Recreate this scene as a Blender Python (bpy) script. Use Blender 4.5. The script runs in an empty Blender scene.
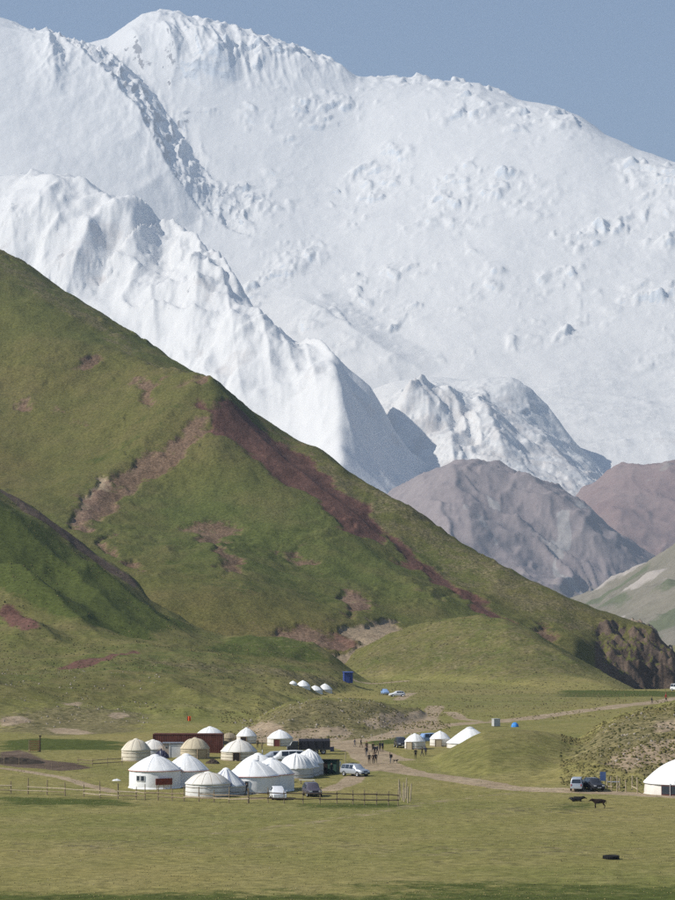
import bpy, bmesh, math, random
import numpy as np
from mathutils import Vector, Matrix

# ------------------------------------------------------------------ camera, sky, sun, exposure
scene = bpy.context.scene
COL = scene.collection
FPX = 2660.0            # focal length in photograph pixels (675 wide)
CAMZ = 25.0             # the photographer stands on a rise 25 m above the meadow
PITCH = math.atan(150 / FPX)
SUN_EL = math.radians(40)

cam_data = bpy.data.cameras.new('camera')
cam = bpy.data.objects.new('camera', cam_data); COL.objects.link(cam)
cam.location = (0, 0, CAMZ)
cam.rotation_euler = (math.pi / 2 + PITCH, 0, 0)
cam_data.sensor_fit = 'HORIZONTAL'; cam_data.sensor_width = 36
cam_data.lens = FPX / 675 * 36
cam_data.clip_start = 1; cam_data.clip_end = 100000
scene.camera = cam

# direction towards the sun: from the left, a little behind the camera
SUN_DIR = Vector((-math.cos(SUN_EL) * 0.968, -math.cos(SUN_EL) * 0.25, math.sin(SUN_EL))).normalized()
world = bpy.data.worlds.new('World'); scene.world = world; world.use_nodes = True
wn = world.node_tree.nodes; wl_ = world.node_tree.links
bg = wn['Background']
sky = wn.new('ShaderNodeTexSky'); sky.sky_type = 'NISHITA'; sky.sun_disc = False
sky.sun_elevation = SUN_EL
sky.sun_rotation = math.atan2(SUN_DIR.x, SUN_DIR.y)
sky.altitude = 3500; sky.air_density = 1.3; sky.dust_density = 0.2; sky.ozone_density = 3.0
wl_.new(sky.outputs[0], bg.inputs[0]); bg.inputs[1].default_value = 0.075

sun_data = bpy.data.lights.new('sun', 'SUN'); sun_data.energy = 5.0; sun_data.angle = math.radians(0.53)
sun_data.color = (1.0, 0.955, 0.88)
sun = bpy.data.objects.new('sun', sun_data); COL.objects.link(sun)
sun.rotation_euler = SUN_DIR.to_track_quat('Z', 'Y').to_euler(); sun.location = (-300, -100, 400)

vs = scene.view_settings
vs.view_transform = 'Standard'; vs.look = 'None'; vs.exposure = 0.45; vs.gamma = 1.0; vs.use_curve_mapping = False
scene.cycles.use_denoising = False
scene.cycles.volume_bounces = 0
scene.cycles.max_bounces = 5

# ------------------------------------------------------------------ noise
_rng = np.random.RandomState(7)
_ANG = _rng.rand(512 * 512) * 2 * math.pi
_GX = np.cos(_ANG).astype(np.float32); _GY = np.sin(_ANG).astype(np.float32)
def perlin(x, y, seed=0):
    x = np.asarray(x) + seed * 37.0; y = np.asarray(y) + seed * 91.0
    ix = np.floor(x); iy = np.floor(y); fx = (x - ix).astype(np.float32); fy = (y - iy).astype(np.float32)
    ix = ix.astype(np.int32); iy = iy.astype(np.int32)
    x0 = ix & 511; x1 = (ix + 1) & 511; y0 = (iy & 511) * 512; y1 = ((iy + 1) & 511) * 512
    def g(k, dx, dy): return _GX[k] * dx + _GY[k] * dy
    u = fx * fx * fx * (fx * (fx * 6 - 15) + 10); v = fy * fy * fy * (fy * (fy * 6 - 15) + 10)
    a = g(y0 + x0, fx, fy); b = g(y0 + x1, fx - 1, fy); c = g(y1 + x0, fx, fy - 1); d = g(y1 + x1, fx - 1, fy - 1)
    return 1.4 * ((a + u * (b - a)) * (1 - v) + (c + u * (d - c)) * v)
def fbm(x, y, octv=5, seed=0, gain=0.5, lac=2.03):
    s = 0; a = 1.0; t = 0
    for i in range(octv):
        s = s + a * perlin(x, y, seed + i * 17); t += a; a *= gain; x = x * lac + 11.3; y = y * lac - 7.1
    return s / t * 1.4
def ridged(x, y, octv=5, seed=0, gain=0.55, lac=2.07):
    s = 0; a = 1.0; t = 0; w = 1.0
    for i in range(octv):
        n = 1 - np.abs(perlin(x, y, seed + i * 31)) * 1.6; n = np.clip(n, 0, 1) ** 2
        s = s + a * n * w; w = np.clip(n * 1.4, 0, 1); t += a; a *= gain; x = x * lac + 5.7; y = y * lac + 3.1
    return s / t
def sstep(a, b, x):
    t = np.clip((x - a) / (b - a), 0, 1); return t * t * (3 - 2 * t)
def smax(a, b, k):
    h = np.clip(0.5 + 0.5 * (a - b) / k, 0, 1); return b + (a - b) * h + k * h * (1 - h)

# ------------------------------------------------------------------ surveying: bearings from the viewpoint to points of the land
def ray(px, py):
    a = (px - 337.5) / FPX; b = (450 - py) / FPX
    dy = math.cos(PITCH) - b * math.sin(PITCH); dz = math.sin(PITCH) + b * math.cos(PITCH)
    return a / dy, dz / dy           # x per metre of depth, rise per metre of depth
def at(px, py, D):
    u, v = ray(px, py); return Vector((u * D, D, CAMZ + v * D))
UT = np.linspace(-0.5, 0.5, 4001)
class Loft:
    """land lofted through break lines running across the view; each point is (bearing px, py, distance) or (px, ('z', height), distance)"""
    def __init__(self, lines, sm=3.0, fall=0.35, crest=None, smb=None, w=100.0):
        self.D = []; self.Z = []; self.fall = fall; self.crest = crest; self.w = w
        def smooth(A, s):
            n = max(1, int(s / (FPX / 4000)))
            k = np.hanning(2 * n + 3); k /= k.sum(); pad = len(k) // 2
            return np.convolve(np.pad(A, pad, 'edge'), k, 'valid')
        for li, ln in enumerate(lines):
            us, zs, ds = [], [], []
            for (px, py, D) in ln:
                if isinstance(py, tuple): u, z = ray(px, 600)[0], py[1]
                else:
                    u, v = ray(px, py); z = CAMZ + v * D
                us.append(u); zs.append(z); ds.append(D)
            Z = np.interp(UT, us, zs); D = np.interp(UT, us, ds)
            if smb:
                if li == crest: self.res = smooth(Z, sm) - smooth(Z, smb)
                Z = smooth(Z, smb); D = smooth(D, smb)
            else: Z = smooth(Z, sm); D = smooth(D, sm)
            self.Z.append(Z); self.D.append(D)
    def __call__(self, x, y):
        u = x / y
        K = len(self.D)
        Y = [np.interp(u, UT, d) for d in self.D]; Z = [np.interp(u, UT, z) for z in self.Z]
        S = [(Z[k + 1] - Z[k]) / np.maximum(Y[k + 1] - Y[k], 1e-3) for k in range(K - 1)]
        M = [S[0]]
        for k in range(1, K - 1):
            p = S[k - 1] * S[k]
            M.append(np.where(p > 0, 2 * p / np.where(np.abs(S[k - 1] + S[k]) < 1e-9, 1, S[k - 1] + S[k]), 0))
        M.append(S[-1])
        out = np.where(y < Y[0], Z[0] - self.fall * (Y[0] - y), Z[-1] - self.fall * (y - Y[-1]))
        for k in range(K - 1):
            h = np.maximum(Y[k + 1] - Y[k], 1e-3); t = (y - Y[k]) / h
            inside = (t >= 0) & (t <= 1)
            tc = np.clip(t, 0, 1); t2 = tc * tc; t3 = t2 * tc
            z = (2 * t3 - 3 * t2 + 1) * Z[k] + (t3 - 2 * t2 + tc) * h * M[k] + (-2 * t3 + 3 * t2) * Z[k + 1] + (t3 - t2) * h * M[k + 1]
            out = np.where(inside, z, out)
        if self.crest is not None:
            q = (y - Y[self.crest]) / self.w
            out = out + np.interp(u, UT, self.res) * np.exp(-np.where(q < 0, q * q, q * q * 0.25))
        return out
def hit(fn, px, py, d0, d1, n=420):
    """where the line of sight through a surveyed bearing first meets the land fn"""
    u, v = ray(px, py); y = np.linspace(d0, d1, n); g = fn(u * y, y); z = CAMZ + v * y
    below = np.nonzero(z <= g)[0]
    if len(below) == 0:
        i = int(np.argmin(z - g))
    else:
        i = below[0]
        if i > 0:
            e0 = z[i - 1] - g[i - 1]; e1 = g[i] - z[i]; t = e0 / max(e0 + e1, 1e-9)
            Y = y[i - 1] + t * (y[i] - y[i - 1]); return Vector((u * Y, Y, float(g[i - 1] + t * (g[i] - g[i - 1]))))
    return Vector((u * y[i], y[i], float(g[i])))
def seg_dist(x, y, pts):
    """distance to a plan polyline, sign (negative = camera left), and parameter-interpolated third value"""
    best = np.full(x.shape, 1e9); sg = np.ones(x.shape); val = np.zeros(x.shape)
    for (a, b) in zip(pts[:-1], pts[1:]):
        dx, dy = b[0] - a[0], b[1] - a[1]; L2 = dx * dx + dy * dy + 1e-9
        t = np.clip(((x - a[0]) * dx + (y - a[1]) * dy) / L2, 0, 1)
        qx = x - (a[0] + t * dx); qy = y - (a[1] + t * dy); d = np.hypot(qx, qy)
        m = d < best
        best = np.where(m, d, best); sg = np.where(m, np.sign(dx * qy - dy * qx), sg)
        val = np.where(m, a[2] + t * (b[2] - a[2]), val)
    return best, sg, val
def spur(x, y, pts, wl, wr, p=1.3):
    d, s, A = seg_dist(x, y, pts)
    w = np.where(s < 0, wl, wr)
    return A * np.clip(1 - d / w, 0, 1) ** p
def poly_mask(x, y, poly, soft):
    """1 inside a plan polygon, soft edge in metres"""
    xs = [q[0] for q in poly]; ys = [q[1] for q in poly]
    m = np.zeros(x.shape)
    sel = (x > min(xs) - soft * 2) & (x < max(xs) + soft * 2) & (y > min(ys) - soft * 2) & (y < max(ys) + soft * 2)
    if not sel.any(): return m
    X = x[sel]; Y = y[sel]
    ins = np.zeros(X.shape, bool); best = np.full(X.shape, 1e9)
    n = len(poly)
    for i in range(n):
        ax, ay = poly[i][0], poly[i][1]; bx, by = poly[(i + 1) % n][0], poly[(i + 1) % n][1]
        c = (ay > Y) != (by > Y)
        ins ^= c & (X < (bx - ax) * (Y - ay) / ((by - ay) if by != ay else 1e-9) + ax)
        dx, dy = bx - ax, by - ay; t = np.clip(((X - ax) * dx + (Y - ay) * dy) / (dx * dx + dy * dy + 1e-9), 0, 1)
        best = np.minimum(best, np.hypot(X - ax - t * dx, Y - ay - t * dy))
    sd = np.where(ins, best, -best)
    m[sel] = sstep(-soft, soft, sd)
    return m

# ------------------------------------------------------------------ materials
def newmat(name):
    m = bpy.data.materials.new(name); m.use_nodes = True
    nt = m.node_tree; b = nt.nodes['Principled BSDF']; b.inputs['Specular IOR Level'].default_value = 0.25
    return m, nt, b
class NT:
    def __init__(s, nt): s.nt = nt; s.N = nt.nodes; s.L = nt.links
    def coord(s): return s.N.new('ShaderNodeTexCoord').outputs['Object']
    def mapping(s, vec, scale=(1, 1, 1), rot=(0, 0, 0)):
        m = s.N.new('ShaderNodeMapping'); m.inputs['Scale'].default_value = scale; m.inputs['Rotation'].default_value = rot
        s.L.new(vec, m.inputs[0]); return m.outputs[0]
    def noise(s, vec, scale, detail=6, rough=0.55, dist=0):
        n = s.N.new('ShaderNodeTexNoise'); n.inputs['Scale'].default_value = scale; n.inputs['Detail'].default_value = detail
        n.inputs['Roughness'].default_value = rough; n.inputs['Distortion'].default_value = dist
        s.L.new(vec, n.inputs['Vector']); return n.outputs[0]
    def voronoi(s, vec, scale, feature='F1'):
        n = s.N.new('ShaderNodeTexVoronoi'); n.inputs['Scale'].default_value = scale; n.feature = feature
        s.L.new(vec, n.inputs['Vector']); return n.outputs[0]
    def ramp(s, fac, a, b, ca=(0, 0, 0, 1), cb=(1, 1, 1, 1)):
        r = s.N.new('ShaderNodeValToRGB'); e = r.color_ramp.elements
        e[0].position = a; e[1].position = b; e[0].color = ca; e[1].color = cb
        s.L.new(fac, r.inputs[0]); return r.outputs[0]
    def mix(s, fac, a, b, mode='MIX'):
        m = s.N.new('ShaderNodeMix'); m.data_type = 'RGBA'; m.blend_type = mode
        for sock, val in ((m.inputs[0], fac), (m.inputs[6], a), (m.inputs[7], b)):
            if hasattr(val, 'is_output'): s.L.new(val, sock)
            elif isinstance(val, (int, float)): sock.default_value = val
            else: sock.default_value = (*val[:3], 1)
        return m.outputs[2]
    def math(s, op, a, b=0.0, clamp=False):
        m = s.N.new('ShaderNodeMath'); m.operation = op; m.use_clamp = clamp
        for sock, val in ((m.inputs[0], a), (m.inputs[1], b)):
            if hasattr(val, 'is_output'): s.L.new(val, sock)
            else: sock.default_value = val
        return m.outputs[0]
    def attr(s, name):
        a = s.N.new('ShaderNodeAttribute'); a.attribute_name = name; return a
    def sep(s, col):
        m = s.N.new('ShaderNodeSeparateColor'); s.L.new(col, m.inputs[0]); return m.outputs
    def bump(s, h, strength, dist, normal=None):
        b = s.N.new('ShaderNodeBump'); b.inputs['Strength'].default_value = strength; b.inputs['Distance'].default_value = dist
        s.L.new(h, b.inputs['Height'])
        if normal is not None: s.L.new(normal, b.inputs['Normal'])
        return b.outputs[0]

def grass_material(name, grain, olive, green, dry, bscale, upland=False):
    """turf: mask r = maroon scree and painted shadow, g = tan bare earth, b = darker green of lush grass and painted shade, a (second layer x) = dry tussock"""
    m, nt, b = newmat(name); n = NT(nt); co = n.coord()
    mk = n.sep(n.attr('mask').outputs['Color']); m2 = n.sep(n.attr('mask2').outputs['Color'])
    big = n.noise(co, 0.012 / grain, 5, 0.6); mid = n.noise(co, 0.09 / grain, 6, 0.65); fine = n.noise(co, (0.8 if grain < 2 else 2.2) / grain, 8, 0.72)
    flat = n.noise(co, 0.22 / grain, 7, 0.7)
    c = n.mix(n.ramp(big, 0.38, 0.62), olive, green)
    c = n.mix(n.math('MULTIPLY', n.ramp(mid, 0.45, 0.72), 0.55), c, dry)
    c = n.mix(n.math('MULTIPLY', n.ramp(flat, 0.5, 0.68), 0.35), c, tuple(q * 0.7 for q in green))
    if upland:      # thinner, darker turf of the slopes (mask alpha)
        c = n.mix(n.math('MULTIPLY', n.attr('mask').outputs['Alpha'], 0.9), c, n.mix(n.ramp(mid, 0.4, 0.65), n.mix(n.ramp(big, 0.4, 0.6), (0.088, 0.108, 0.032), (0.122, 0.116, 0.04)), (0.15, 0.13, 0.056)))
    # edges of every mask broken up by noise
    jit = n.math('SUBTRACT', n.noise(co, 0.35 / grain, 7, 0.75), 0.5)
    def edge(sock, amt=1.3):
        return n.ramp(n.math('ADD', sock, n.math('MULTIPLY', jit, amt)), 0.38, 0.62)
    lush = edge(mk[2]); tuss = edge(m2[0], 2.2); red = edge(mk[0]); tan = edge(mk[1])  # lush and red also hold the foothill's painted fold shade
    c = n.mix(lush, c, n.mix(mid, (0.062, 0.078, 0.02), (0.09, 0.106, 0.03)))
    c = n.mix(n.math('MULTIPLY', tuss, 0.8), c, n.mix(n.ramp(fine, 0.35, 0.65), (0.075, 0.07, 0.03), (0.23, 0.19, 0.11)))
    c = n.mix(n.math('MULTIPLY', red, 0.9), c, n.mix(n.ramp(n.noise(n.mapping(co, (1.6, 0.35, 1), (0, 0, 0.5)), 0.12, 7, 0.7), 0.35, 0.7), (0.100, 0.046, 0.042), (0.180, 0.092, 0.08)))
    c = n.mix(n.math('MULTIPLY', tan, 0.92), c, n.mix(n.ramp(mid, 0.3, 0.7), (0.27, 0.20, 0.14), (0.40, 0.315, 0.225)))
    pink = edge(m2[2], 1.6)
    c = n.mix(n.math('MULTIPLY', pink, 0.85), c, n.mix(n.ramp(n.math('ADD', n.math('MULTIPLY', mid, 0.5), n.math('MULTIPLY', fine, 0.5)), 0.38, 0.62), (0.12, 0.068, 0.048), (0.235, 0.155, 0.115)))
    c = n.mix(edge(m2[1], 0.5), c, n.mix(n.ramp(mid, 0.3, 0.7), (0.07, 0.05, 0.038), (0.17, 0.125, 0.095)))     # dug dark earth, and painted shade of rim and cliff
    c = n.mix(0.75, c, n.mix(n.ramp(fine, 0.33, 0.67), (0.42, 0.44, 0.40), (1.48, 1.45, 1.38)), 'MULTIPLY')
    nt.links.new(c, b.inputs['Base Color']); b.inputs['Roughness'].default_value = 0.95; b.inputs['Specular IOR Level'].default_value = 0.05
    h = n.math('ADD', n.math('MULTIPLY', fine, 0.35), mid)
    nt.links.new(n.bump(h, 0.9, bscale), b.inputs['Normal'])
    return m
M = {}
M['meadow'] = grass_material('meadow_turf', 1.0, (0.250, 0.212, 0.082), (0.172, 0.172, 0.056), (0.285, 0.240, 0.115), 0.5, True)
M['hill'] = grass_material('hill_turf', 2.6, (0.138, 0.120, 0.042), (0.100, 0.116, 0.035), (0.165, 0.130, 0.062), 1.6)
def snow_material():
    m, nt, b = newmat('glacier_snow'); n = NT(nt); co = n.coord()
    mk = n.sep(n.attr('mask').outputs['Color'])
    a = n.noise(co, 0.012, 8, 0.65)
    c = n.mix(a, (0.72, 0.705, 0.68), (0.80, 0.785, 0.76))
    rk = n.ramp(n.math('ADD', mk[0], n.math('MULTIPLY', n.math('SUBTRACT', n.noise(co, 0.02, 8, 0.75), 0.5), 1.6)), 0.45, 0.6)
    c = n.mix(rk, c, n.mix(n.noise(co, 0.03, 6, 0.7), (0.17, 0.16, 0.16), (0.34, 0.32, 0.31)))
    dirt = n.ramp(n.math('ADD', mk[1], n.math('MULTIPLY', n.math('SUBTRACT', n.noise(co, 0.008, 8, 0.7), 0.5), 1.5)), 0.4, 0.9)
    c = n.mix(dirt, c, (0.52, 0.46, 0.42))
    ice = n.ramp(n.math('ADD', mk[2], n.math('MULTIPLY', n.math('SUBTRACT', n.noise(co, 0.03, 6, 0.7), 0.5), 1.0)), 0.4, 0.8)
    c = n.mix(ice, c, (0.64, 0.67, 0.70))
    nt.links.new(c, b.inputs['Base Color']); b.inputs['Roughness'].default_value = 0.7
    h = n.noise(co, 0.02, 9, 0.62)
    nt.links.new(n.bump(h, 0.5, 8.0), b.inputs['Normal'])
    return m
M['snow'] = snow_material()
def rock_material(name, ca, cb, cc, gmix, sc):
    m, nt, b = newmat(name); n = NT(nt); co = n.coord()
    mk = n.sep(n.attr('mask').outputs['Color'])
    a = n.noise(co, 0.006 * sc, 8, 0.65, 0.6); f = n.noise(co, 0.05 * sc, 8, 0.7)
    c = n.mix(n.ramp(a, 0.35, 0.65), ca, cb)
    jit = n.math('MULTIPLY', n.math('SUBTRACT', n.noise(co, 0.02 * sc, 8, 0.75), 0.5), 1.4)
    c = n.mix(n.ramp(n.math('ADD', mk[0], jit), 0.4, 0.65), c, cc)
    c = n.mix(n.ramp(n.math('ADD', mk[1], jit), 0.4, 0.7), c, gmix)
    c = n.mix(0.6, c, n.mix(n.ramp(f, 0.3, 0.7), (0.75, 0.75, 0.75), (1.2, 1.2, 1.2)), 'MULTIPLY')
    nt.links.new(c, b.inputs['Base Color']); b.inputs['Roughness'].default_value = 0.95; b.inputs['Specular IOR Level'].default_value = 0.08
    nt.links.new(n.bump(n.math('ADD', f, a), 0.4, 5.0 / sc), b.inputs['Normal'])
    return m
M['midrock'] = rock_material('hazed_mauve_scree', (0.25, 0.205, 0.2), (0.28, 0.235, 0.225), (0.37, 0.34, 0.32), (0.21, 0.19, 0.14), 1.0)  # tones lightened to put distance haze into the colour
M['redrock'] = rock_material('red_scree', (0.23, 0.155, 0.14), (0.27, 0.195, 0.175), (0.3, 0.25, 0.22), (0.15, 0.15, 0.08), 1.0)
M['palerock'] = rock_material('pale_scree', (0.17, 0.155, 0.11), (0.22, 0.195, 0.15), (0.36, 0.32, 0.28), (0.12, 0.13, 0.07), 1.4)
M['bluff'] = rock_material('bluff_earth', (0.16, 0.12, 0.095), (0.24, 0.185, 0.145), (0.33, 0.26, 0.2), (0.08, 0.09, 0.03), 8.0)

# ------------------------------------------------------------------ terrain meshes
def grid_mesh(name, fn, us, ys, mat, maskfn=None, kind='structure', carve=None):
    U, Y = np.meshgrid(us, ys); X = U * Y
    Z = fn(X, Y)
    nr, nc = X.shape
    masks = maskfn(X, Y, Z) if maskfn else None
    if carve: Z = Z - carve(X, Y, masks)
    co = np.stack([X, Y, Z], -1).reshape(-1, 3).astype(np.float32)
    i = np.arange(nr * nc).reshape(nr, nc)
    q = np.stack([i[:-1, :-1], i[:-1, 1:], i[1:, 1:], i[1:, :-1]], -1).reshape(-1, 4)
    me = bpy.data.meshes.new(name)
    me.vertices.add(len(co)); me.vertices.foreach_set('co', co.ravel())
    me.loops.add(q.size); me.loops.foreach_set('vertex_index', q.ravel().astype(np.int32))
    me.polygons.add(len(q)); me.polygons.foreach_set('loop_start', np.arange(0, q.size, 4, dtype=np.int32))
    me.update(); me.polygons.foreach_set('use_smooth', np.ones(len(q), bool))
    if maskfn:
        m1, m2 = masks
        for nm, arr in (('mask', m1), ('mask2', m2)):
            if arr is None: continue
            a = me.attributes.new(nm, 'FLOAT_COLOR', 'POINT')
            full = np.ones((nr * nc, 4), np.float32)
            for k, ch in enumerate(arr): full[:, k] = np.clip(ch, 0, 1).reshape(-1)
            a.data.foreach_set('color', full.ravel())
    me.materials.append(mat)
    o = bpy.data.objects.new(name, me); COL.objects.link(o)
    o['kind'] = kind
    return o
def slope_of(X, Y, Z):
    """steepness of a terrain grid"""
    U = X[0] / Y[0]; zu = np.gradient(Z, axis=1) / np.gradient(U)[None, :]; zy = np.gradient(Z, axis=0) / np.gradient(Y[:, 0])[:, None]
    return np.hypot(zu / Y, zy - zu * U[None, :] / Y)

# ---- the valley floor with its knolls
left_hill = Loft([
    [(-150, ('z', -4), 470), (100, ('z', -4), 480), (300, ('z', -4), 540), (360, ('z', -5), 600), (900, ('z', -20), 640)],
    [(-150, 700, 545), (0, 704, 550), (90, 702, 560), (140, 704, 565), (200, 702, 575), (260, 700, 600), (300, 704, 640), (345, 714, 680), (420, 740, 690), (900, ('z', -20), 690)],
    [(-150, 662, 620), (0, 668, 625), (60, 668, 630), (110, 664, 640), (160, 668, 650), (220, 676, 660), (280, 686, 675), (310, 693, 690), (345, 706, 705), (400, 730, 710), (900, ('z', -20), 720)],
    [(-150, 660, 690), (0, 662, 690), (60, 661, 690), (130, 656, 690), (200, 660, 700), (270, 666, 720), (330, 674, 740), (400, 700, 745), (900, ('z', -20), 750)],
    [(-150, 590, 770), (0, 622, 765), (60, 632, 760), (130, 640, 755), (190, 648, 755), (250, 657, 765), (300, 663, 770), (330, 669, 775), (352, 680, 780), (400, 700, 765), (900, ('z', -20), 770)],
    [(-150, 480, 850), (0, 548, 840), (70, 590, 832), (140, 618, 822), (200, 636, 812), (260, 646, 800), (330, 667, 790), (400, 700, 790), (900, ('z', -20), 790)],
    [(-150, 372, 920), (0, 486, 905), (35, 509, 900), (70, 533, 895), (105, 561, 890), (138, 584, 885), (150, 600, 872), (175, 612, 862), (200, 626, 850), (225, 636, 840), (255, 634, 835), (285, 634, 830), (310, 643, 822), (330, 655, 815), (345, 668, 810), (400, 700, 805), (900, ('z', -20), 805)],
    [(-150, ('z', 20), 1050), (140, ('z', -20), 990), (260, ('z', -25), 900), (340, ('z', -25), 860), (900, ('z', -30), 840)]], sm=4)
centre_knoll = Loft([
    [(150, ('z', -8), 470), (225, ('z', -5), 478), (260, ('z', -1.0), 480), (330, ('z', -0.8), 486), (400, ('z', -1), 500), (440, ('z', -3), 520), (480, ('z', -6), 540), (700, ('z', -12), 540)],
    [(150, ('z', -8), 490), (225, 745, 500), (250, 733, 500), (290, 720, 505), (340, 722, 508), (380, 722, 520), (415, 728, 540), (440, 735, 550), (480, ('z', -6), 560), (700, ('z', -12), 560)],
    [(150, ('z', -8), 540), (225, 748, 545), (245, 730, 545), (262, 718, 545), (290, 705, 548), (320, 700, 550), (345, 700, 555), (375, 703, 560), (400, 708, 570), (420, 711, 580), (437, 722, 585), (480, ('z', -6), 590), (700, ('z', -12), 600)],
    [(150, ('z', -8), 640), (345, ('z', -2), 640), (700, ('z', -12), 660)]], sm=3)
right_knoll = Loft([
    [(330, ('z', -8), 400), (390, ('z', -2.5), 395), (420, ('z', -1.2), 388), (450, ('z', -0.8), 376), (500, ('z', -0.7), 366), (560, ('z', -0.7), 364), (600, ('z', -3), 370), (900, ('z', -12), 375)],
    [(330, ('z', -8), 415), (390, ('z', -2.5), 408), (425, 771, 402), (455, 760, 398), (490, 753, 395), (530, 756, 394), (560, 762, 394), (590, 774, 394), (615, 784, 394), (640, ('z', -3), 394), (900, ('z', -12), 395)],
    [(330, ('z', -8), 428), (390, ('z', -2.5), 424), (415, 766, 422), (432, 758, 422), (440, 753, 422), (447, 750, 422), (460, 743.5, 422), (472, 736.5, 422), (485, 731.5, 423), (500, 729.5, 424), (515, 729, 425), (530, 730, 426), (545, 732, 427), (560, 735, 428), (580, 741, 430), (600, 748, 430), (625, 765, 430), (650, ('z', -4), 430), (900, ('z', -12), 426)],
    [(330, ('z', -8), 445), (440, ('z', -4), 442), (480, ('z', -1.5), 444), (540, ('z', -1.5), 460), (900, ('z', -12), 460)],
    [(330, ('z', -8), 560), (900, ('z', -12), 560)]], sm=4)
scrub_knoll = Loft([
    [(400, ('z', -10), 360), (500, ('z', -5), 358), (525, ('z', -0.9), 353), (560, ('z', -0.6), 350), (640, ('z', -0.6), 354), (900, ('z', -0.5), 358)],
    [(400, ('z', -10), 385), (500, ('z', -5), 385), (535, 780, 382), (560, 768, 382), (600, 752, 384), (640, 744, 386), (900, 732, 390)],
    [(400, ('z', -10), 440), (500, ('z', -5), 440), (540, 768, 438), (560, 756, 440), (575, 745, 441), (590, 733, 443), (602, 725, 444), (620, 716, 446), (640, 710, 448), (675, 703, 450), (900, 690, 450)],
    [(400, ('z', -10), 490), (540, ('z', -5), 490), (600, ('z', 0), 510), (675, ('z', 3), 520), (900, ('z', 3), 520)],
    [(400, ('z', -10), 560), (540, ('z', -5), 600), (675, ('z', -2), 600), (900, ('z', -2), 600)]], sm=4)
cone_knoll = Loft([
    [(250, ('z', -25), 800), (320, ('z', -6), 830), (345, ('z', -1.5), 838), (380, ('z', -0.6), 838), (430, ('z', -0.5), 822), (520, ('z', -0.5), 775), (600, ('z', -0.5), 738), (640, ('z', -0.8), 725), (670, ('z', -6), 725), (900, ('z', -30), 730)],
    [(250, ('z', -25), 860), (320, ('z', -7), 870), (345, 666, 875), (370, 655, 880), (400, 648, 880), (450, 645, 865), (500, 650, 845), (560, 666, 815), (610, 684, 785), (650, ('z', -4), 745), (670, ('z', -12), 745), (900, ('z', -30), 745)],
    [(250, ('z', -25), 920), (320, ('z', -4), 920), (338, 664, 925), (352, 652, 930), (375, 640, 930), (410, 625, 925), (450, 617, 915), (480, 615, 905), (505, 618, 892), (530, 629, 888), (560, 647, 878), (600, 671, 860), (625, 684, 846), (645, 694, 832), (670, ('z', -12), 775), (900, ('z', -30), 780)],
    [(250, ('z', -30), 1000), (480, ('z', -25), 1000), (700, ('z', -30), 860)]], sm=4)

def ground_base(x, y):
    z = 0.5 * fbm(x / 70, y / 110, 3, 5) + 0.10 * fbm(x / 9, y / 9, 3, 6)
    z = z - 30 * sstep(850, 960, y) * sstep(0.115, 0.10, x / y) - 30 * sstep(745, 840, y) * sstep(0.10, 0.115, x / y) - 3.0 * np.exp(-((y - 150) / 45.0) ** 2)
    return z
def _plan(fn, pts, d0, d1, A=None):
    out = []
    for i, p in enumerate(pts):
        h = hit(fn, p[0], p[1], d0, d1); out.append((h.x, h.y, p[2] if len(p) > 2 else 0.0))
    return out
LH_SPURS = [
    (_plan(left_hill, [(0, 500, 0), (30, 545, 5), (70, 585, 6), (120, 622, 4), (170, 640, 0)], 470, 1000), 34, 16),
    (_plan(left_hill, [(-20, 575, 4), (20, 592, 9), (60, 622, 7), (110, 645, 0)], 470, 1000), 34, 15),
    (_plan(left_hill, [(-30, 618, 4), (20, 634, 5), (70, 650, 2), (110, 655, 0)], 470, 1000), 30, 10),
    (_plan(left_hill, [(60, 540, 0), (110, 590, 5), (150, 618, 4), (200, 640, 0)], 470, 1000), 22, 13),
]
def ground(x, y):
    z = ground_base(x, y)
    lh = left_hill(x, y)
    near = (y > 430)
    rough = fbm(x / 26, y / 26, 5, 21)
    lh = lh + (1.3 * rough + 0.3 * fbm(x / 6, y / 6, 3, 24) + 1.6 * fbm(x / 90, y / 90, 3, 22) + 2.2 * (ridged(x / 48 + y / 160, y / 90 - x / 260, 4, 23) - 0.45)) * sstep(-3, 2, lh)
    for pts, wl, wr in LH_SPURS: lh = lh + spur(x, y, pts, wl, wr, 1.4)
    z = smax(z, lh, 1.2)
    ck = centre_knoll(x, y); z = smax(z, ck + (0.45 * fbm(x / 8, y / 8, 4, 31) - 0.5 * ridged(x / 9, y / 30, 3, 33) + 0.3) * sstep(-0.6, 1.5, ck), 0.6)
    rk = right_knoll(x, y); z = smax(z, rk + 0.16 * fbm(x / 9, y / 9, 4, 41) * sstep(-0.5, 1.5, rk), 0.5)
    rk = scrub_knoll(x, y); z = smax(z, rk + (0.55 * fbm(x / 7, y / 7, 5, 42) + 0.3 * fbm(x / 2.5, y / 2.5, 3, 43)) * sstep(-0.5, 1.5, rk), 1.6)
    kk = cone_knoll(x, y); z = smax(z, kk + (1.5 * fbm(x / 26, y / 26, 5, 51) + 2.0 * (ridged(x / 36 + y / 80, y / 70, 4, 52) - 0.45)) * sstep(-1, 4, kk), 0.8)
    return z
def G(px, py, d0=170, d1=1000): return hit(ground, px, py, d0, d1)
def gplan(pts, d0=170, d1=1000): return _plan(ground, pts, d0, d1)

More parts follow.
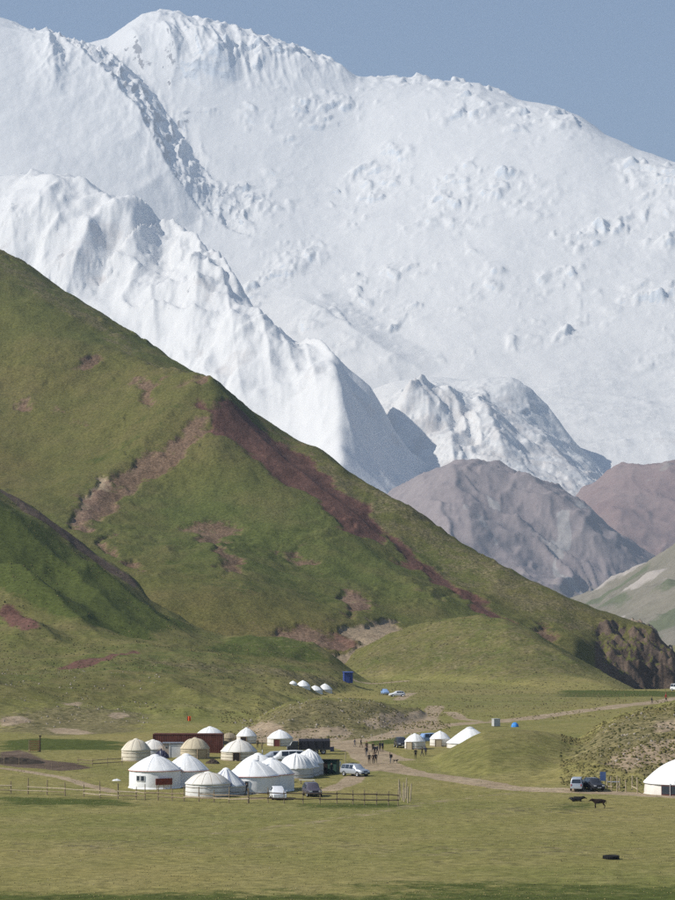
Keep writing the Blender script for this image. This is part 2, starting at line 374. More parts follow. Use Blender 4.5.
# tracks, bare earth, lush patches and painted shade of the valley, surveyed on the land
TRACKS = [   # (points, half width m)
    ([(720, 692), (675, 699), (640, 704), (600, 709), (560, 714), (530, 718), (500, 721)], 2.3),
    ([(500, 722), (470, 723), (440, 726), (422, 730), (400, 733), (375, 739), (350, 742), (325, 744)], 2.0),
    ([(352, 744), (362, 748), (372, 754), (380, 760), (378, 766), (366, 770)], 2.6),
    ([(335, 745), (350, 747), (362, 752), (372, 760), (392, 768), (411, 773), (447, 777), (480, 783), (504, 787), (540, 790), (575, 791), (620, 793), (680, 797)], 2.2),
    ([(372, 752), (388, 758), (398, 760)], 2.2),
    ([(0, 768), (30, 772), (60, 777), (90, 786), (115, 792)], 0.55),
    ([(330, 790), (350, 782), (356, 776)], 1.0),
    ([(355, 680), (385, 683), (405, 681)], 0.8), ([(398, 700), (405, 696), (412, 693)], 0.8),
    ([(425, 722), (433, 712), (436, 706)], 1.4), ([(398, 732), (410, 722), (422, 714)], 1.0),
    ([(450, 712), (462, 719), (478, 721)], 0.9),
    ([(210, 834), (300, 824), (380, 812), (450, 800), (520, 792)], 1.1)]
PATCH_TAN = [   # polygons of bare tan earth
    [(238, 738), (246, 727), (262, 720), (280, 727), (284, 735), (300, 731), (322, 728), (345, 727), (352, 733), (340, 741), (300, 741), (262, 743)],
    [(360, 722), (380, 714), (400, 712), (412, 718), (396, 728), (372, 730)], [(408, 722), (420, 711), (430, 712), (442, 722), (430, 730), (412, 732)],
    [(604, 764), (620, 752), (650, 742), (690, 735), (700, 765), (650, 766), (625, 771)], [(655, 722), (690, 716), (690, 728), (660, 733)],
    
    [(108, 715), (118, 712), (128, 714), (126, 718), (112, 719)], [(0, 718), (20, 716), (32, 721), (15, 725), (0, 727)], [(48, 728), (75, 729), (92, 733), (80, 735), (55, 733)],
    [(64, 703), (80, 702), (80, 706), (66, 706)],
    [(225, 798), (262, 797), (275, 799), (240, 800)]]
PATCH_RED_SHADE = [[(58, 669), (70, 663), (90, 658), (110, 655), (135, 651), (140, 654), (112, 659), (96, 664), (84, 668)],     [(0, 606), (12, 605), (30, 618), (40, 630), (22, 630), (6, 622), (0, 616)]]  # second outline paints a fold's shadow in maroon
PATCH_DUG_SHADE = [[(0, 486), (35, 509), (70, 533), (105, 561), (138, 584), (133, 587), (100, 565), (66, 539), (30, 515), (0, 492)], [(0, 752), (20, 750), (45, 760), (75, 763), (92, 768), (60, 771), (30, 768), (0, 765)]]  # first outline: bare-soil rim, its shade painted in as dark brown
PATCH_TUSS = [[(340, 670), (360, 655), (400, 632), (450, 620), (480, 618), (520, 628), (560, 650), (610, 680), (560, 684), (480, 680), (400, 674)], [(575, 745), (610, 720), (650, 708), (700, 702), (700, 775), (640, 775), (600, 772), (560, 765)],
    [(240, 738), (252, 722), (290, 705), (345, 700), (400, 708), (425, 712), (440, 724), (400, 738), (340, 742), (300, 740)],
    [(130, 658), (200, 662), (270, 668), (330, 676), (345, 690), (300, 682), (220, 672), (150, 666)],
    [(440, 678), (520, 682), (600, 688), (540, 676), (480, 664), (440, 668)], [(0, 712), (90, 706), (150, 712), (140, 732), (60, 736), (0, 732)],
    [(345, 660), (360, 652), (372, 660), (365, 675), (348, 676)]]
PATCH_DRY = [[(-30, 838), (120, 833), (260, 836), (420, 842), (560, 838), (700, 846), (700, 862), (500, 866), (300, 856), (100, 858), (-30, 852)], [(400, 806), (520, 800), (640, 806), (700, 812), (600, 822), (440, 820)], [(150, 812), (300, 810), (330, 818), (200, 822)], [(360, 688), (450, 684), (540, 690), (640, 695), (700, 694), (700, 702), (600, 708), (520, 714), (440, 712), (380, 700)]]
PATCH_LUSH_SHADE = [[(-30, 480), (0, 500), (60, 540), (130, 592), (190, 625), (150, 640), (80, 620), (0, 590), (-30, 580)], [(205, 648), (230, 638), (255, 636), (285, 637), (310, 646), (332, 662), (290, 659), (240, 655)], [(555, 806), (590, 803), (592, 807), (560, 810)],  # first outline paints the foothill's fold shade in dark green
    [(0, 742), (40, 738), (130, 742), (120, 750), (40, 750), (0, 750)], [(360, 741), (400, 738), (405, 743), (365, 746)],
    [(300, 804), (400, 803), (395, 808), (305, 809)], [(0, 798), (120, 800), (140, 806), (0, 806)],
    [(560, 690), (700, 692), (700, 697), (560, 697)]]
def ground_masks(X, Y, Z):
    r = np.zeros(X.shape); g = np.zeros(X.shape); b = np.zeros(X.shape); t = np.zeros(X.shape); d = np.zeros(X.shape)
    wob = fbm(X / 14, Y / 14, 3, 61) * 0.5
    for pts, w in TRACKS:
        pl = gplan(pts); xs = [p[0] for p in pl]; ys = [p[1] for p in pl]
        sel = (X > min(xs) - 12) & (X < max(xs) + 12) & (Y > min(ys) - 15) & (Y < max(ys) + 15)
        if not sel.any(): continue
        dd = seg_dist(X[sel], Y[sel], pl)[0]
        soft = 0.35 + 0.0025 * Y[sel]
        g[sel] = np.maximum(g[sel], (0.42 if pts[0] == (210, 834) else 1.0) * sstep(w + soft, w - 0.3 * soft, dd + wob[sel] * w * 0.7))
    for plist, arr, soft in ((PATCH_TAN, g, 3.0), (PATCH_RED_SHADE, r, 3.0), (PATCH_TUSS, t, 7.0), (PATCH_LUSH_SHADE, b, 9.0), (PATCH_DUG_SHADE, d, 3.0)):
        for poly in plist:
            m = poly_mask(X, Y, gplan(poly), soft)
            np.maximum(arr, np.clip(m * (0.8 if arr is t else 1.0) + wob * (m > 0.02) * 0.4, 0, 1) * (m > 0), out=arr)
    b = np.maximum(b, 0.8 * sstep(252, 218, Y + 16 * fbm(X / 30, Y / 18, 4, 63)))  # nearest band turns darker green towards the viewer
    t *= np.where((Y > 700) & (X / Y > 0), 0.5, 1.0)
    for poly in PATCH_DRY:
        m = poly_mask(X, Y, gplan(poly), 14.0); np.maximum(t, np.clip(0.40 * m + 0.2 * wob * (m > 0.05), 0, 1), out=t)
    t = np.maximum(t, 0.30 * sstep(0.1, 0.5, fbm(X / 40, Y / 60, 4, 62)) * sstep(430, 520, Y))
    lh = left_hill(X, Y); up = np.maximum.reduce([sstep(2.0, 6.0, lh), sstep(0.5, 4.0, cone_knoll(X, Y)), 0.45 * sstep(0.2, 1.5, right_knoll(X, Y)), 0.5 * sstep(0.2, 1.5, centre_knoll(X, Y))])
    up = np.clip(up + 0.25 * wob * (up > 0.02), 0, 1)
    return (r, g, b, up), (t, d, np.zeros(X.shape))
us = np.concatenate([np.linspace(-3, -0.19, 24)[:-1], np.linspace(-0.19, -0.135, 60)[:-1], np.linspace(-0.135, 0.135, 620), np.linspace(0.135, 0.19, 60)[1:], np.linspace(0.19, 3, 24)[1:]])
ys = np.concatenate([np.linspace(30, 185, 40)[:-1], np.geomspace(185, 960, 480), np.geomspace(960, 60000, 40)[1:]])
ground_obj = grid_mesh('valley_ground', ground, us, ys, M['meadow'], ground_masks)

# ---- the big green spur behind
spur_hill = Loft([
    [(-200, ('z', -25), 820), (900, ('z', -25), 820)],
    [(-200, 590, 930), (0, 606, 930), (100, 604, 930), (200, 612, 930), (280, 622, 930), (345, 634, 930), (420, 645, 930), (500, 660, 900), (560, 675, 900), (590, 690, 900), (615, ('z', -25), 905), (900, ('z', -40), 905)],
    [(-200, 370, 1320), (0, 450, 1200), (100, 492, 1150), (200, 527, 1101), (300, 570, 1053), (400, 612, 1007), (480, 630, 985), (540, 646, 972), (575, 660, 962), (590, 676, 970), (603, 688, 990), (620, 691, 1010), (640, 693, 1026), (660, 696, 1036), (680, 700, 1038), (720, ('z', -45), 1038), (900, ('z', -45), 1038)],
    [(-200, 150, 1515), (0, 277, 1395), (110, 347, 1316), (160, 375, 1280), (215, 404, 1241), (290, 474, 1188), (380, 547, 1125), (450, 590, 1087), (500, 611, 1062), (560, 629, 1040), (585, 635, 1046), (605, 641, 1050), (640, 647, 1052), (660, 657, 1052), (675, 668, 1052), (700, ('z', -20), 1052), (900, ('z', -40), 1052)],
    [(-200, 125, 1620), (-100, 190, 1560), (0, 252, 1500), (50, 284, 1460), (100, 313, 1420), (160, 351, 1373), (215, 388, 1330), (280, 431, 1279), (350, 474, 1225), (395, 499, 1190), (450, 536, 1158), (520, 576, 1120), (560, 595, 1100), (600, 612, 1082), (640, 623, 1079), (652, 627, 1077), (658, 636, 1075), (664, 643, 1074), (675, 653, 1073), (700, 670, 1072), (900, ('z', -40), 1070)],
    [(-200, ('z', 80), 2000), (600, ('z', -60), 1400), (900, ('z', -60), 1400)]], sm=2, crest=4, smb=7, w=40)
SH = lambda pts: _plan(spur_hill, pts, 800, 1640)
SH_SPURS = [   # (line, width left, width right)
    (SH([(70, 320, 0), (140, 363, 2), (213, 404, 4), (290, 474, 6), (380, 547, 6), (470, 600, 4), (540, 625, 0)]), 110, 26),
    (SH([(213, 402, 8), (160, 445, 7), (110, 490, 7), (85, 520, 4), (70, 560, 0)]), 55, 40),
    (SH([(300, 500, 0), (360, 560, 3), (420, 600, 3), (480, 630, 0)]), 40, 18),
    (SH([(555, 632, 0), (583, 645, 4), (597, 665, 5), (612, 685, 3)]), 50, 12),
    (SH([(180, 500, 0), (215, 560, 3), (250, 600, 3), (300, 615, 0)]), 45, 30),
]
def hill_fn(x, y):
    z = spur_hill(x, y)
    e = sstep(-20, 15, z)
    z = z + e * (2.6 * fbm(x / 75, y / 75, 4, 71) + 0.9 * fbm(x / 13, y / 13, 4, 72))
    # terracettes, slump lips and run-off folds down the slope
    tm = sstep(-0.05, 0.4, fbm(x / 60, y / 60, 3, 77)); tt = z / 5.5 + 1.5 * fbm(x / 28, y / 28, 4, 78); tf = tt - np.floor(tt)
    z = z + e * tm * 1.15 * np.where(tf < 0.82, tf / 0.82, (1 - tf) / 0.18)
    z = z + e * 1.4 * (ridged(x / 55 + y / 300, y / 120 - x / 200, 4, 73) - 0.4)
    for pts, wl, wr in SH_SPURS: z = z + spur(x, y, pts, wl, wr, 1.3)
    # the cut bank at the river end
    cut = sstep(0.094, 0.102, x / y) * sstep(1082, 1068, y)
    z = z + cut * (4.0 * (ridged(x / 12, y / 12, 4, 75) - 0.5) + 1.5 * fbm(x / 4, y / 4, 3, 76))
    return z
HILL_RED = [[(195, 398), (213, 400), (222, 398), (250, 418), (290, 450), (330, 480), (372, 515), (392, 535), (380, 545), (345, 530), (318, 505), (290, 487), (262, 462), (238, 440), (220, 425), (205, 415)],
    [(392, 535), (430, 560), (480, 600), (520, 625), (540, 640), (490, 618), (430, 580), (395, 552)],
    [(322, 634), (338, 631), (346, 634), (338, 641), (326, 640)]]
HILL_PINK = [[(75, 530), (74, 515), (88, 495), (110, 480), (130, 462), (160, 445), (185, 422), (205, 405), (215, 412), (198, 432), (178, 458), (152, 478), (124, 500), (104, 520)],
    [(180, 520), (206, 513), (226, 520), (230, 534), (214, 542), (236, 556), (242, 572), (232, 580), (218, 556), (196, 544)],
    [(270, 550), (296, 541), (324, 556), (316, 562), (285, 558)],
    [(344, 594), (352, 588), (364, 594), (366, 612), (352, 620), (344, 612)], [(98, 536), (110, 532), (122, 546), (118, 560), (104, 552)], [(78, 360), (90, 355), (100, 362), (94, 370), (80, 368)],
    [(138, 380), (160, 374), (158, 388), (150, 404), (138, 400)], [(525, 628), (548, 622), (560, 640), (545, 645)],
    [(272, 628), (296, 622), (322, 627), (340, 632), (330, 650), (300, 645)], [(12, 400), (24, 397), (28, 408), (18, 411)], [(125, 565), (138, 562), (140, 570), (130, 574)], [(186, 385), (200, 380), (205, 392)]]
HILL_TAN = [[(74, 520), (90, 490), (104, 478), (108, 484), (94, 502), (82, 524)], [(345, 596), (356, 590), (363, 600), (355, 606)],
    [(322, 668), (334, 652), (344, 640), (352, 628), (372, 622), (400, 621), (404, 634), (380, 646), (350, 664)]]
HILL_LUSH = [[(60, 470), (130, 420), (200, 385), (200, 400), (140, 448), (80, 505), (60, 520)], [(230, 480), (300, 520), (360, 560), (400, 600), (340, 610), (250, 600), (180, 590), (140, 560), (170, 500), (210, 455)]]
HILL_TUSS = [[(0, 254), (100, 314), (215, 388), (350, 474), (450, 536), (560, 595), (600, 612), (600, 640), (540, 622), (450, 580), (380, 530), (290, 455), (215, 398), (100, 335), (0, 274)]]
def hill_masks(X, Y, Z):
    sh = X.shape; r = np.zeros(sh); g = np.zeros(sh); b = np.zeros(sh); t = np.zeros(sh); k = np.zeros(sh)
    wob = fbm(X / 22, Y / 22, 4, 81)
    XW = X + 9 * fbm(X / 30, Y / 30, 5, 83); YW = Y + 16 * fbm(X / 30, Y / 30, 5, 84)
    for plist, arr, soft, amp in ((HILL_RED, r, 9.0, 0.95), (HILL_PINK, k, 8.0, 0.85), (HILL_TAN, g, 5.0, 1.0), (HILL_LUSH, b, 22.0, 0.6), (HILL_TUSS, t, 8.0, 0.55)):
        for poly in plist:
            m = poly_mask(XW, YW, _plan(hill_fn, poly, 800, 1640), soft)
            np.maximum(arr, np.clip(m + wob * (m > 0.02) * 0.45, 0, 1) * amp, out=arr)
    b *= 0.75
    u = X / Y
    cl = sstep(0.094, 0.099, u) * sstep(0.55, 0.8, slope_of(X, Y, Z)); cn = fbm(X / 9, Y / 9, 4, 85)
    k = np.maximum(k, cl * (0.3 + 0.5 * cn)); g = np.maximum(g, cl * sstep(0.3, 0.8, cn) * 0.6); t = t * (1 - cl); earth_shade = cl * 0.95  # dark earth on the cliff, deepened to paint its shade
    k = np.maximum(k, 0.36 * sstep(0.1, 0.6, fbm(X / 60, Y / 60, 4, 82)))
    return (r, g, b), (t, earth_shade, k)
def hill_carve(X, Y, mm):
    (r, g, b), (t, d, k) = mm
    return 1.3 * sstep(0.35, 0.6, np.maximum(k, g)) + 0.8 * sstep(0.35, 0.6, r)
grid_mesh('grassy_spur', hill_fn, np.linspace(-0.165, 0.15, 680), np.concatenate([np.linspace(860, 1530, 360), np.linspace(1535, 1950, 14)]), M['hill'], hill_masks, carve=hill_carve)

# ---- the eroded river bluff beyond the spur's end
bluff = Loft([
    [(400, ('z', -60), 1180), (900, ('z', -60), 1180)],
    [(400, ('z', -30), 1262), (560, ('z', -30), 1262), (600, 690, 1262), (675, 693, 1262), (900, 693, 1262)],
    [(400, ('z', -10), 1290), (560, 640, 1290), (595, 633, 1285), (630, 636, 1280), (648, 642, 1278), (662, 655, 1276), (690, 668, 1275), (900, 680, 1275)],
    [(400, ('z', 0), 1310), (560, 618, 1312), (595, 619, 1310), (620, 622, 1308), (640, 623, 1302), (652, 626, 1300), (660, 640, 1298), (668, 650, 1296), (676, 656, 1295), (690, 664, 1295), (900, 675, 1295)],
    [(400, ('z', -20), 1500), (900, ('z', -60), 1500)]], sm=1.5)
def bluff_fn(x, y):
    z = bluff(x, y)
    w = sstep(-25, -10, z) * sstep(1330, 1300, y)
    return z + w * (9 * (ridged(x / 14 + 3, y / 60, 4, 91) - 0.45) + 2 * fbm(x / 6, y / 6, 4, 92))
def bluff_masks(X, Y, Z):
    s = slope_of(X, Y, Z)
    return (sstep(0.2, 0.6, fbm(X / 12, Y / 12, 3, 93)), 1.0 * (s < 0.5), np.zeros(X.shape)), None
grid_mesh('river_bluff', bluff_fn, np.linspace(0.07, 0.15, 220), np.linspace(1200, 1420, 130), M['bluff'], bluff_masks)

# ---- hills of the middle distance
pale = Loft([
    [(300, ('z', -60), 2850), (900, ('z', -60), 2850)],
    [(300, ('z', -60), 3300), (540, 640, 3300), (600, 650, 3300), (640, 655, 3225), (675, 655, 3150), (900, 655, 3075)],
    [(300, ('z', -40), 3750), (540, 612, 3900), (600, 615, 3750), (640, 600, 3675), (675, 590, 3600), (900, 540, 3600)],
    [(300, ('z', -20), 4350), (540, 606, 4350), (575, 600, 4350), (600, 588, 4320), (625, 576, 4275), (650, 563, 4200), (675, 546, 4200), (720, 520, 4200), (900, 430, 4200)],
    [(300, ('z', -60), 5250), (900, ('z', -20), 5250)]], sm=3)
def pale_fn(x, y):
    z = pale(x, y); e = sstep(-40, 20, z)
    return z + e * (22 * (ridged(x / 240 + y / 600, y / 400, 5, 101) - 0.5) + 7 * fbm(x / 80, y / 80, 4, 102))
def pale_masks(X, Y, Z):
    return (sstep(0.0, 0.5, fbm(X / 140, Y / 240, 4, 103) + 0.8 * (ridged(X / 240 + Y / 600, Y / 400, 5, 101) - .4)), sstep(0.05, 0.5, fbm(X / 200, Y / 300, 3, 104)), np.zeros(X.shape)), None
grid_mesh('pale_hillside', pale_fn, np.linspace(0.05, 0.17, 260), np.linspace(2950, 4450, 170), M['palerock'], pale_masks)

mauve = Loft([
    [(100, ('z', -60), 5600), (900, ('z', -60), 5600)],
    [(100, 650, 5920), (900, 640, 5920)],
    [(100, 600, 6880), (380, 585, 6880), (450, 560, 6880), (520, 565, 6880), (580, 590, 6880), (650, 615, 6880), (900, 640, 6880)],
    [(100, 580, 8000), (300, 545, 8000), (350, 520, 8000), (380, 499, 8000), (395, 489, 8000), (420, 475, 8000), (435, 472, 7984), (450, 465, 7968), (470, 462, 7936), (490, 464, 7920), (497, 461, 7920), (510, 468, 7904), (535, 481, 7840), (552, 487, 7808), (570, 497, 7760), (590, 510, 7680), (610, 531, 7616), (628, 541, 7552), (650, 557, 7520), (680, 580, 7520), (760, 620, 7520), (900, 640, 7520)],
    [(100, ('z', -60), 9920), (900, ('z', -60), 9920)]], sm=1.5, crest=3, smb=20, w=160)
MV = lambda pts: _plan(mauve, pts, 5700, 8300)
MV_SPURS = [(MV([(497, 462, 0), (520, 490, 42), (560, 520, 54), (600, 555, 42), (640, 590, 0)]), 300, 140),
            (MV([(450, 466, 0), (455, 495, 48), (470, 540, 36), (480, 580, 0)]), 250, 170),
            (MV([(420, 476, 0), (425, 505, 36), (440, 545, 26), (450, 580, 0)]), 210, 140),
            (MV([(552, 487, 0), (575, 510, 36), (610, 545, 28), (640, 575, 0)]), 190, 110)]
def mauve_fn(x, y):
    z = mauve(x, y); e = sstep(-50, 60, z)
    w = fbm(x / 480, y / 480, 3, 113)
    z = z + e * (34 * (ridged(x / 250 + w * 0.8, y / 800 + w, 5, 111) - 0.45) + 9 * fbm(x / 90, y / 90, 4, 112))
    for pts, wl, wr in MV_SPURS: z = z + spur(x, y, pts, wl, wr, 1.2)
    return z
def mauve_masks(X, Y, Z):
    a = ridged(X / 300 + 2, Y / 800, 4, 115)
    return (sstep(0.52, 0.8, a) * sstep(0.03, 0.09, X / Y) * 0.9 + 0.3 * (a > 0.7), sstep(220, 10, Z) * 0.5, np.zeros(X.shape)), None
grid_mesh('mauve_mountain', mauve_fn, np.linspace(-0.03, 0.16, 360), np.linspace(5850, 8400, 220), M['midrock'], mauve_masks)

red = Loft([
    [(300, ('z', -60), 7280), (900, ('z', -60), 7280)],
    [(300, 640, 7560), (560, 560, 7840), (620, 545, 7840), (680, 545, 7840), (900, 530, 7840)],
    [(300, 640, 8960), (520, 560, 8960), (560, 513, 8960), (580, 494, 8960), (600, 480, 8960), (615, 469, 8960), (632, 463, 8960), (650, 461, 8960), (680, 460, 8960), (720, 450, 8960), (900, 420, 8960)],
    [(300, ('z', -60), 10640), (900, ('z', -60), 10640)]], sm=2)
def red_fn(x, y):
    z = red(x, y); e = sstep(-50, 80, z)
    return z + e * (44 * (ridged(x / 420, y / 1000, 5, 121) - 0.45) + 11 * fbm(x / 120, y / 90, 4, 122))
grid_mesh('red_mountain', red_fn, np.linspace(0.05, 0.17, 200), np.linspace(7450, 9400, 130), M['redrock'], lambda X, Y, Z: ((sstep(0.3, 0.8, fbm(X / 200, Y / 300, 4, 123)), np.zeros(X.shape), np.zeros(X.shape)), None))

# ---- the snow mountain: main face, foreground spur and glacier dome
face = Loft([
    [(-300, ('z', -60), 7000), (1000, ('z', -60), 7000)],
    [(-300, 560, 9600), (337, 555, 9600), (1000, 555, 9600)],
    [(-300, 440, 11300), (200, 450, 11400), (337, 440, 11350), (500, 430, 11200), (700, 448, 11000), (1000, 450, 10900)],
    [(-300, 345, 12700), (200, 345, 12770), (337, 345, 12500), (500, 355, 12150), (675, 370, 11850), (1000, 380, 11700)],
    [(-300, 180, 14100), (0, 170, 14150), (150, 190, 14240), (337, 210, 14000), (500, 230, 13300), (675, 270, 12700), (1000, 330, 12500)],
    [(-300, 30, 15900), (-100, 8, 15966), (-50, 10, 15983), (0, 27, 16000), (20, 34, 16018), (35, 39, 16032), (62, 44, 16058), (86, 47, 16080), (108, 41, 16101), (128, 26, 16120), (142, 17, 16133), (160, 13, 16150), (182, 15, 16106), (200, 21, 16070), (235, 28, 16001), (265, 38, 15942), (300, 49, 15873), (330, 60, 15813), (345, 71, 15775), (356, 79, 15741), (380, 81, 15668), (425, 82, 15530), (455, 84, 15438), (480, 87, 15361), (488, 93, 15286), (520, 104, 15154), (555, 111, 14974), (580, 122, 14817), (605, 140, 14610), (635, 152, 14391), (675, 163, 14100), (720, 178, 13944), (800, 210, 13746), (1000, 300, 13200)],
    [(-300, ('z', 500), 19500), (1000, ('z', 500), 19500)]], sm=1.2, crest=5, smb=45, w=450)
FC = lambda pts: _plan(face, pts, 7500, 16500)
FACE_SPURS = [
    (FC([(33, 40, 60), (60, 62, 150), (85, 88, 210), (110, 115, 240), (135, 145, 240), (150, 172, 230), (170, 198, 160), (205, 215, 0)]), 1000, 270, 1.0),
    (FC([(160, 22, 0), (166, 36, 70), (173, 54, 90), (182, 80, 0)]), 200, 95, 1.1),
    (FC([(192, 28, 0), (204, 42, 80), (216, 62, 110), (238, 78, 0)]), 220, 130, 1.1),
    (FC([(222, 34, 0), (232, 48, 50), (242, 70, 0)]), 140, 80, 1.2),
    (FC([(44, 48, 0), (50, 75, 60), (54, 100, 60), (58, 124, 0)]), 160, 80, 1.2),
    (FC([(128, 28, 0), (138, 48, 60), (146, 70, 0)]), 160, 90, 1.2),
    (FC([(245, 34, 0), (262, 52, 40), (280, 66, 0)]), 160, 70, 1.2),
    (FC([(284, 46, 0), (303, 62, 50), (318, 70, 0)]), 160, 70, 1.2),
    (FC([(330, 60, 0), (345, 74, 40), (352, 84, 0)]), 160, 80, 1.2),
    (FC([(86, 48, 0), (105, 70, 60), (130, 95, 60), (150, 120, 0)]), 200, 140, 1.2),
    (FC([(275, 290, 0), (310, 315, 60), (350, 340, 70), (395, 365, 60), (430, 375, 0)]), 600, 200, 1.2),
]
def seracs(x, y, z):
    """broken ice: short cliffs lying across the slope, gathered in loose belts"""
    w = fbm(x / 700, y / 700, 3, 131)
    belt = sstep(-0.12, 0.42, fbm(x / 480 + 2, y / 420, 4, 132, 0.6))
    out = 0
    for k, (per, gx, gy, A) in enumerate(((95, 170, 60, 27), (62, 110, 42, 18), (150, 380, 90, 24))):
        t = z / per + 1.3 * fbm(x / 380 + k * 9, y / 300, 4, 133 + k) + 0.6 * w; f = t - np.floor(t); row = np.floor(t)
        gate = sstep(0.05, 0.38, fbm(x / gx + row * 7.3, row * 3.7 + y / (gy * 8), 3, 136 + k))
        out = out + A * gate * np.where(f < 0.13, f / 0.13, ((1 - f) / 0.87) ** 1.5)
    return belt * (out + 10 * np.clip(fbm(x / 55, y / 34, 3, 134), 0, 1)) + 2.5 * out * 0.06
def face_fn(x, y):
    z = face(x, y)
    up = sstep(200, 1500, z)
    z0 = z
    for pts, wl, wr, p in FACE_SPURS: z = z + spur(x, y, pts, wl, wr, p) * (1 + 0.06 * fbm(x / 120, y / 160, 4, 141))
    hi = sstep(16050, 15300, y)
    z = z + 26 * fbm(x / 900, y / 900, 3, 142) * hi + 3 * fbm(x / 170, y / 170, 3, 144) + 2.2 * fbm(x / 110 + y / 500, y / 1200, 3, 148) * sstep(13800, 12800, y)
    z = z + seracs(x, y, z0) * sstep(900, 1300, z0) * (0.25 + 0.75 * hi) * sstep(-0.10, -0.03, x / y)
    # flutes of rock showing on the shaded flanks
    d, s, A = seg_dist(x, y, FACE_SPURS[0][0])
    fl = (s > 0) * sstep(420, 120, d) + (s < 0) * sstep(260, 40, d) * 0.25
    z = z + fl * 55 * (ridged(x / 110 + y / 300, y / 260 - x / 300, 4, 143) - 0.5)
    top = sstep(0, 350, z0 - 2850) * sstep(-0.085, -0.05, x / y) * sstep(0.03, -0.02, x / y)
    z = z + top * 36 * (ridged(x / 110 + y / 700 + 4, y / 420, 4, 145) - 0.45)
    bx = np.exp(-((x / y + 0.108) / 0.006) ** 2) * sstep(14600, 15000, y) * sstep(16000, 15700, y)
    z = z + bx * 40 * (ridged(x / 90, y / 160, 4, 147) - 0.45)
    # glacier tongue with crevasses at the lower right
    gl = sstep(0.04, 0.08, x / y) * sstep(12300, 11600, y)
    z = z + gl * 16 * (ridged(x / 300, y / 90, 4, 146) - 0.4)
    return z
def face_masks(X, Y, Z):
    s = slope_of(X, Y, Z)
    d, sg, A = seg_dist(X, Y, FACE_SPURS[0][0])
    rk = sstep(0.95, 1.5, s) * ((sg > 0) & (d < 420)) * 0.55 + sstep(1.2, 1.8, s) * 0.3
    rk = rk + sstep(1.0, 1.7, s) * 0.42 * sstep(2700, 3000, Z) * sstep(-0.075, -0.06, X / Y) * sstep(0.0, -0.02, X / Y)
    rk = rk * (X / Y < 0.02)
    return (rk, 0.25 * sstep(0.05, 0.09, X / Y) * sstep(11900, 11000, Y), 0.75 * sstep(0.95, 1.6, s) * (X / Y > -0.06)), None
grid_mesh('snow_mountain', face_fn, np.linspace(-0.16, 0.16, 700), np.concatenate([np.linspace(9000, 11000, 40)[:-1], np.linspace(11000, 16200, 410), np.linspace(16250, 19000, 10)]), M['snow'], face_masks)

icespur = Loft([
    [(-300, ('z', -60), 6000), (1000, ('z', -60), 6000)],
    [(-300, 480, 10700), (0, 420, 10000), (100, 440, 9600), (200, 480, 9076), (337, 520, 8396), (440, 570, 8291), (520, 650, 8327), (1000, 730, 8250)],
    [(-300, 330, 11850), (0, 270, 11150), (100, 315, 10750), (165, 345, 10628), (200, 375, 10226), (265, 420, 9699), (300, 430, 9614), (340, 440, 9194), (380, 480, 9152), (440, 530, 9091), (520, 640, 9127), (1000, 720, 9050)],
    [(-300, 150, 12680), (-60, 172, 12260), (0, 182, 11980), (50, 188, 11780), (70, 202, 11700), (100, 224, 11580), (135, 238, 11365), (165, 272, 11458), (200, 306, 11056), (240, 342, 10517), (300, 372, 10251), (328, 378, 9876), (335, 380, 9780), (360, 400, 9752), (400, 450, 9711), (440, 490, 9671), (520, 630, 9707), (1000, 710, 9630)],
    [(-300, 140, 12900), (-60, 164, 12480), (0, 174, 12200), (40, 178, 12040), (55, 181, 11980), (75, 192, 11900), (100, 204, 11800), (120, 209, 11646), (140, 218, 11600), (160, 238, 11662), (172, 250, 11700), (190, 275, 11427), (210, 300, 11089), (230, 310, 10758), (265, 335, 10574), (300, 350, 10395), (328, 362, 9998), (335, 365, 9900), (350, 372, 9883), (370, 385, 9862), (383, 405, 9848), (395, 428, 9836), (410, 448, 9821), (425, 460, 9805), (442, 475, 9791), (470, 530, 9804), (520, 620, 9827), (1000, 700, 9750)],
    [(-300, ('z', 900), 14000), (0, ('z', 800), 13500), (165, ('z', 500), 12845), (300, ('z', 100), 12195), (330, ('z', -100), 11169), (1000, ('z', -200), 10850)]], sm=1.2, crest=4, smb=10, w=220)
IS = lambda pts: _plan(icespur, pts, 6500, 13300)
ICE_SPURS = [
    (IS([(50, 182, 40), (72, 203, 120), (97, 224, 150), (118, 246, 110), (130, 285, 0)]), 520, 170, 1.1),
    (IS([(118, 212, 20), (138, 231, 110), (155, 252, 170), (170, 268, 200), (199, 290, 210), (200, 315, 190), (196, 340, 150), (190, 380, 0)]), 520, 190, 1.05),
    (IS([(205, 298, 40), (218, 320, 150), (227, 342, 170), (233, 377, 140), (240, 410, 70), (250, 430, 0)]), 340, 180, 1.05),
    (IS([(262, 340, 20), (280, 372, 110), (296, 410, 90), (310, 450, 0)]), 260, 170, 1.1),
    (IS([(328, 366, 0), (336, 388, 40), (341, 410, 60), (350, 440, 40), (360, 470, 0)]), 240, 200, 1.3),
    (IS([(296, 354, 0), (306, 380, 80), (314, 412, 80), (324, 445, 0)]), 170, 150, 1.1),
    (IS([(245, 326, 0), (258, 355, 80), (268, 390, 80), (276, 430, 0)]), 180, 140, 1.1),
    (IS([(102, 243, 0), (88, 262, 90), (72, 290, 70), (60, 310, 0)]), 220, 110, 1.1),
    (IS([(14, 195, 0), (10, 235, 70), (20, 290, 0)]), 200, 130, 1.2),
    (IS([(40, 205, 0), (38, 230, 60), (44, 260, 0)]), 160, 90, 1.2),
    (IS([(160, 300, 0), (150, 330, 80), (158, 370, 0)]), 160, 110, 1.2),
]
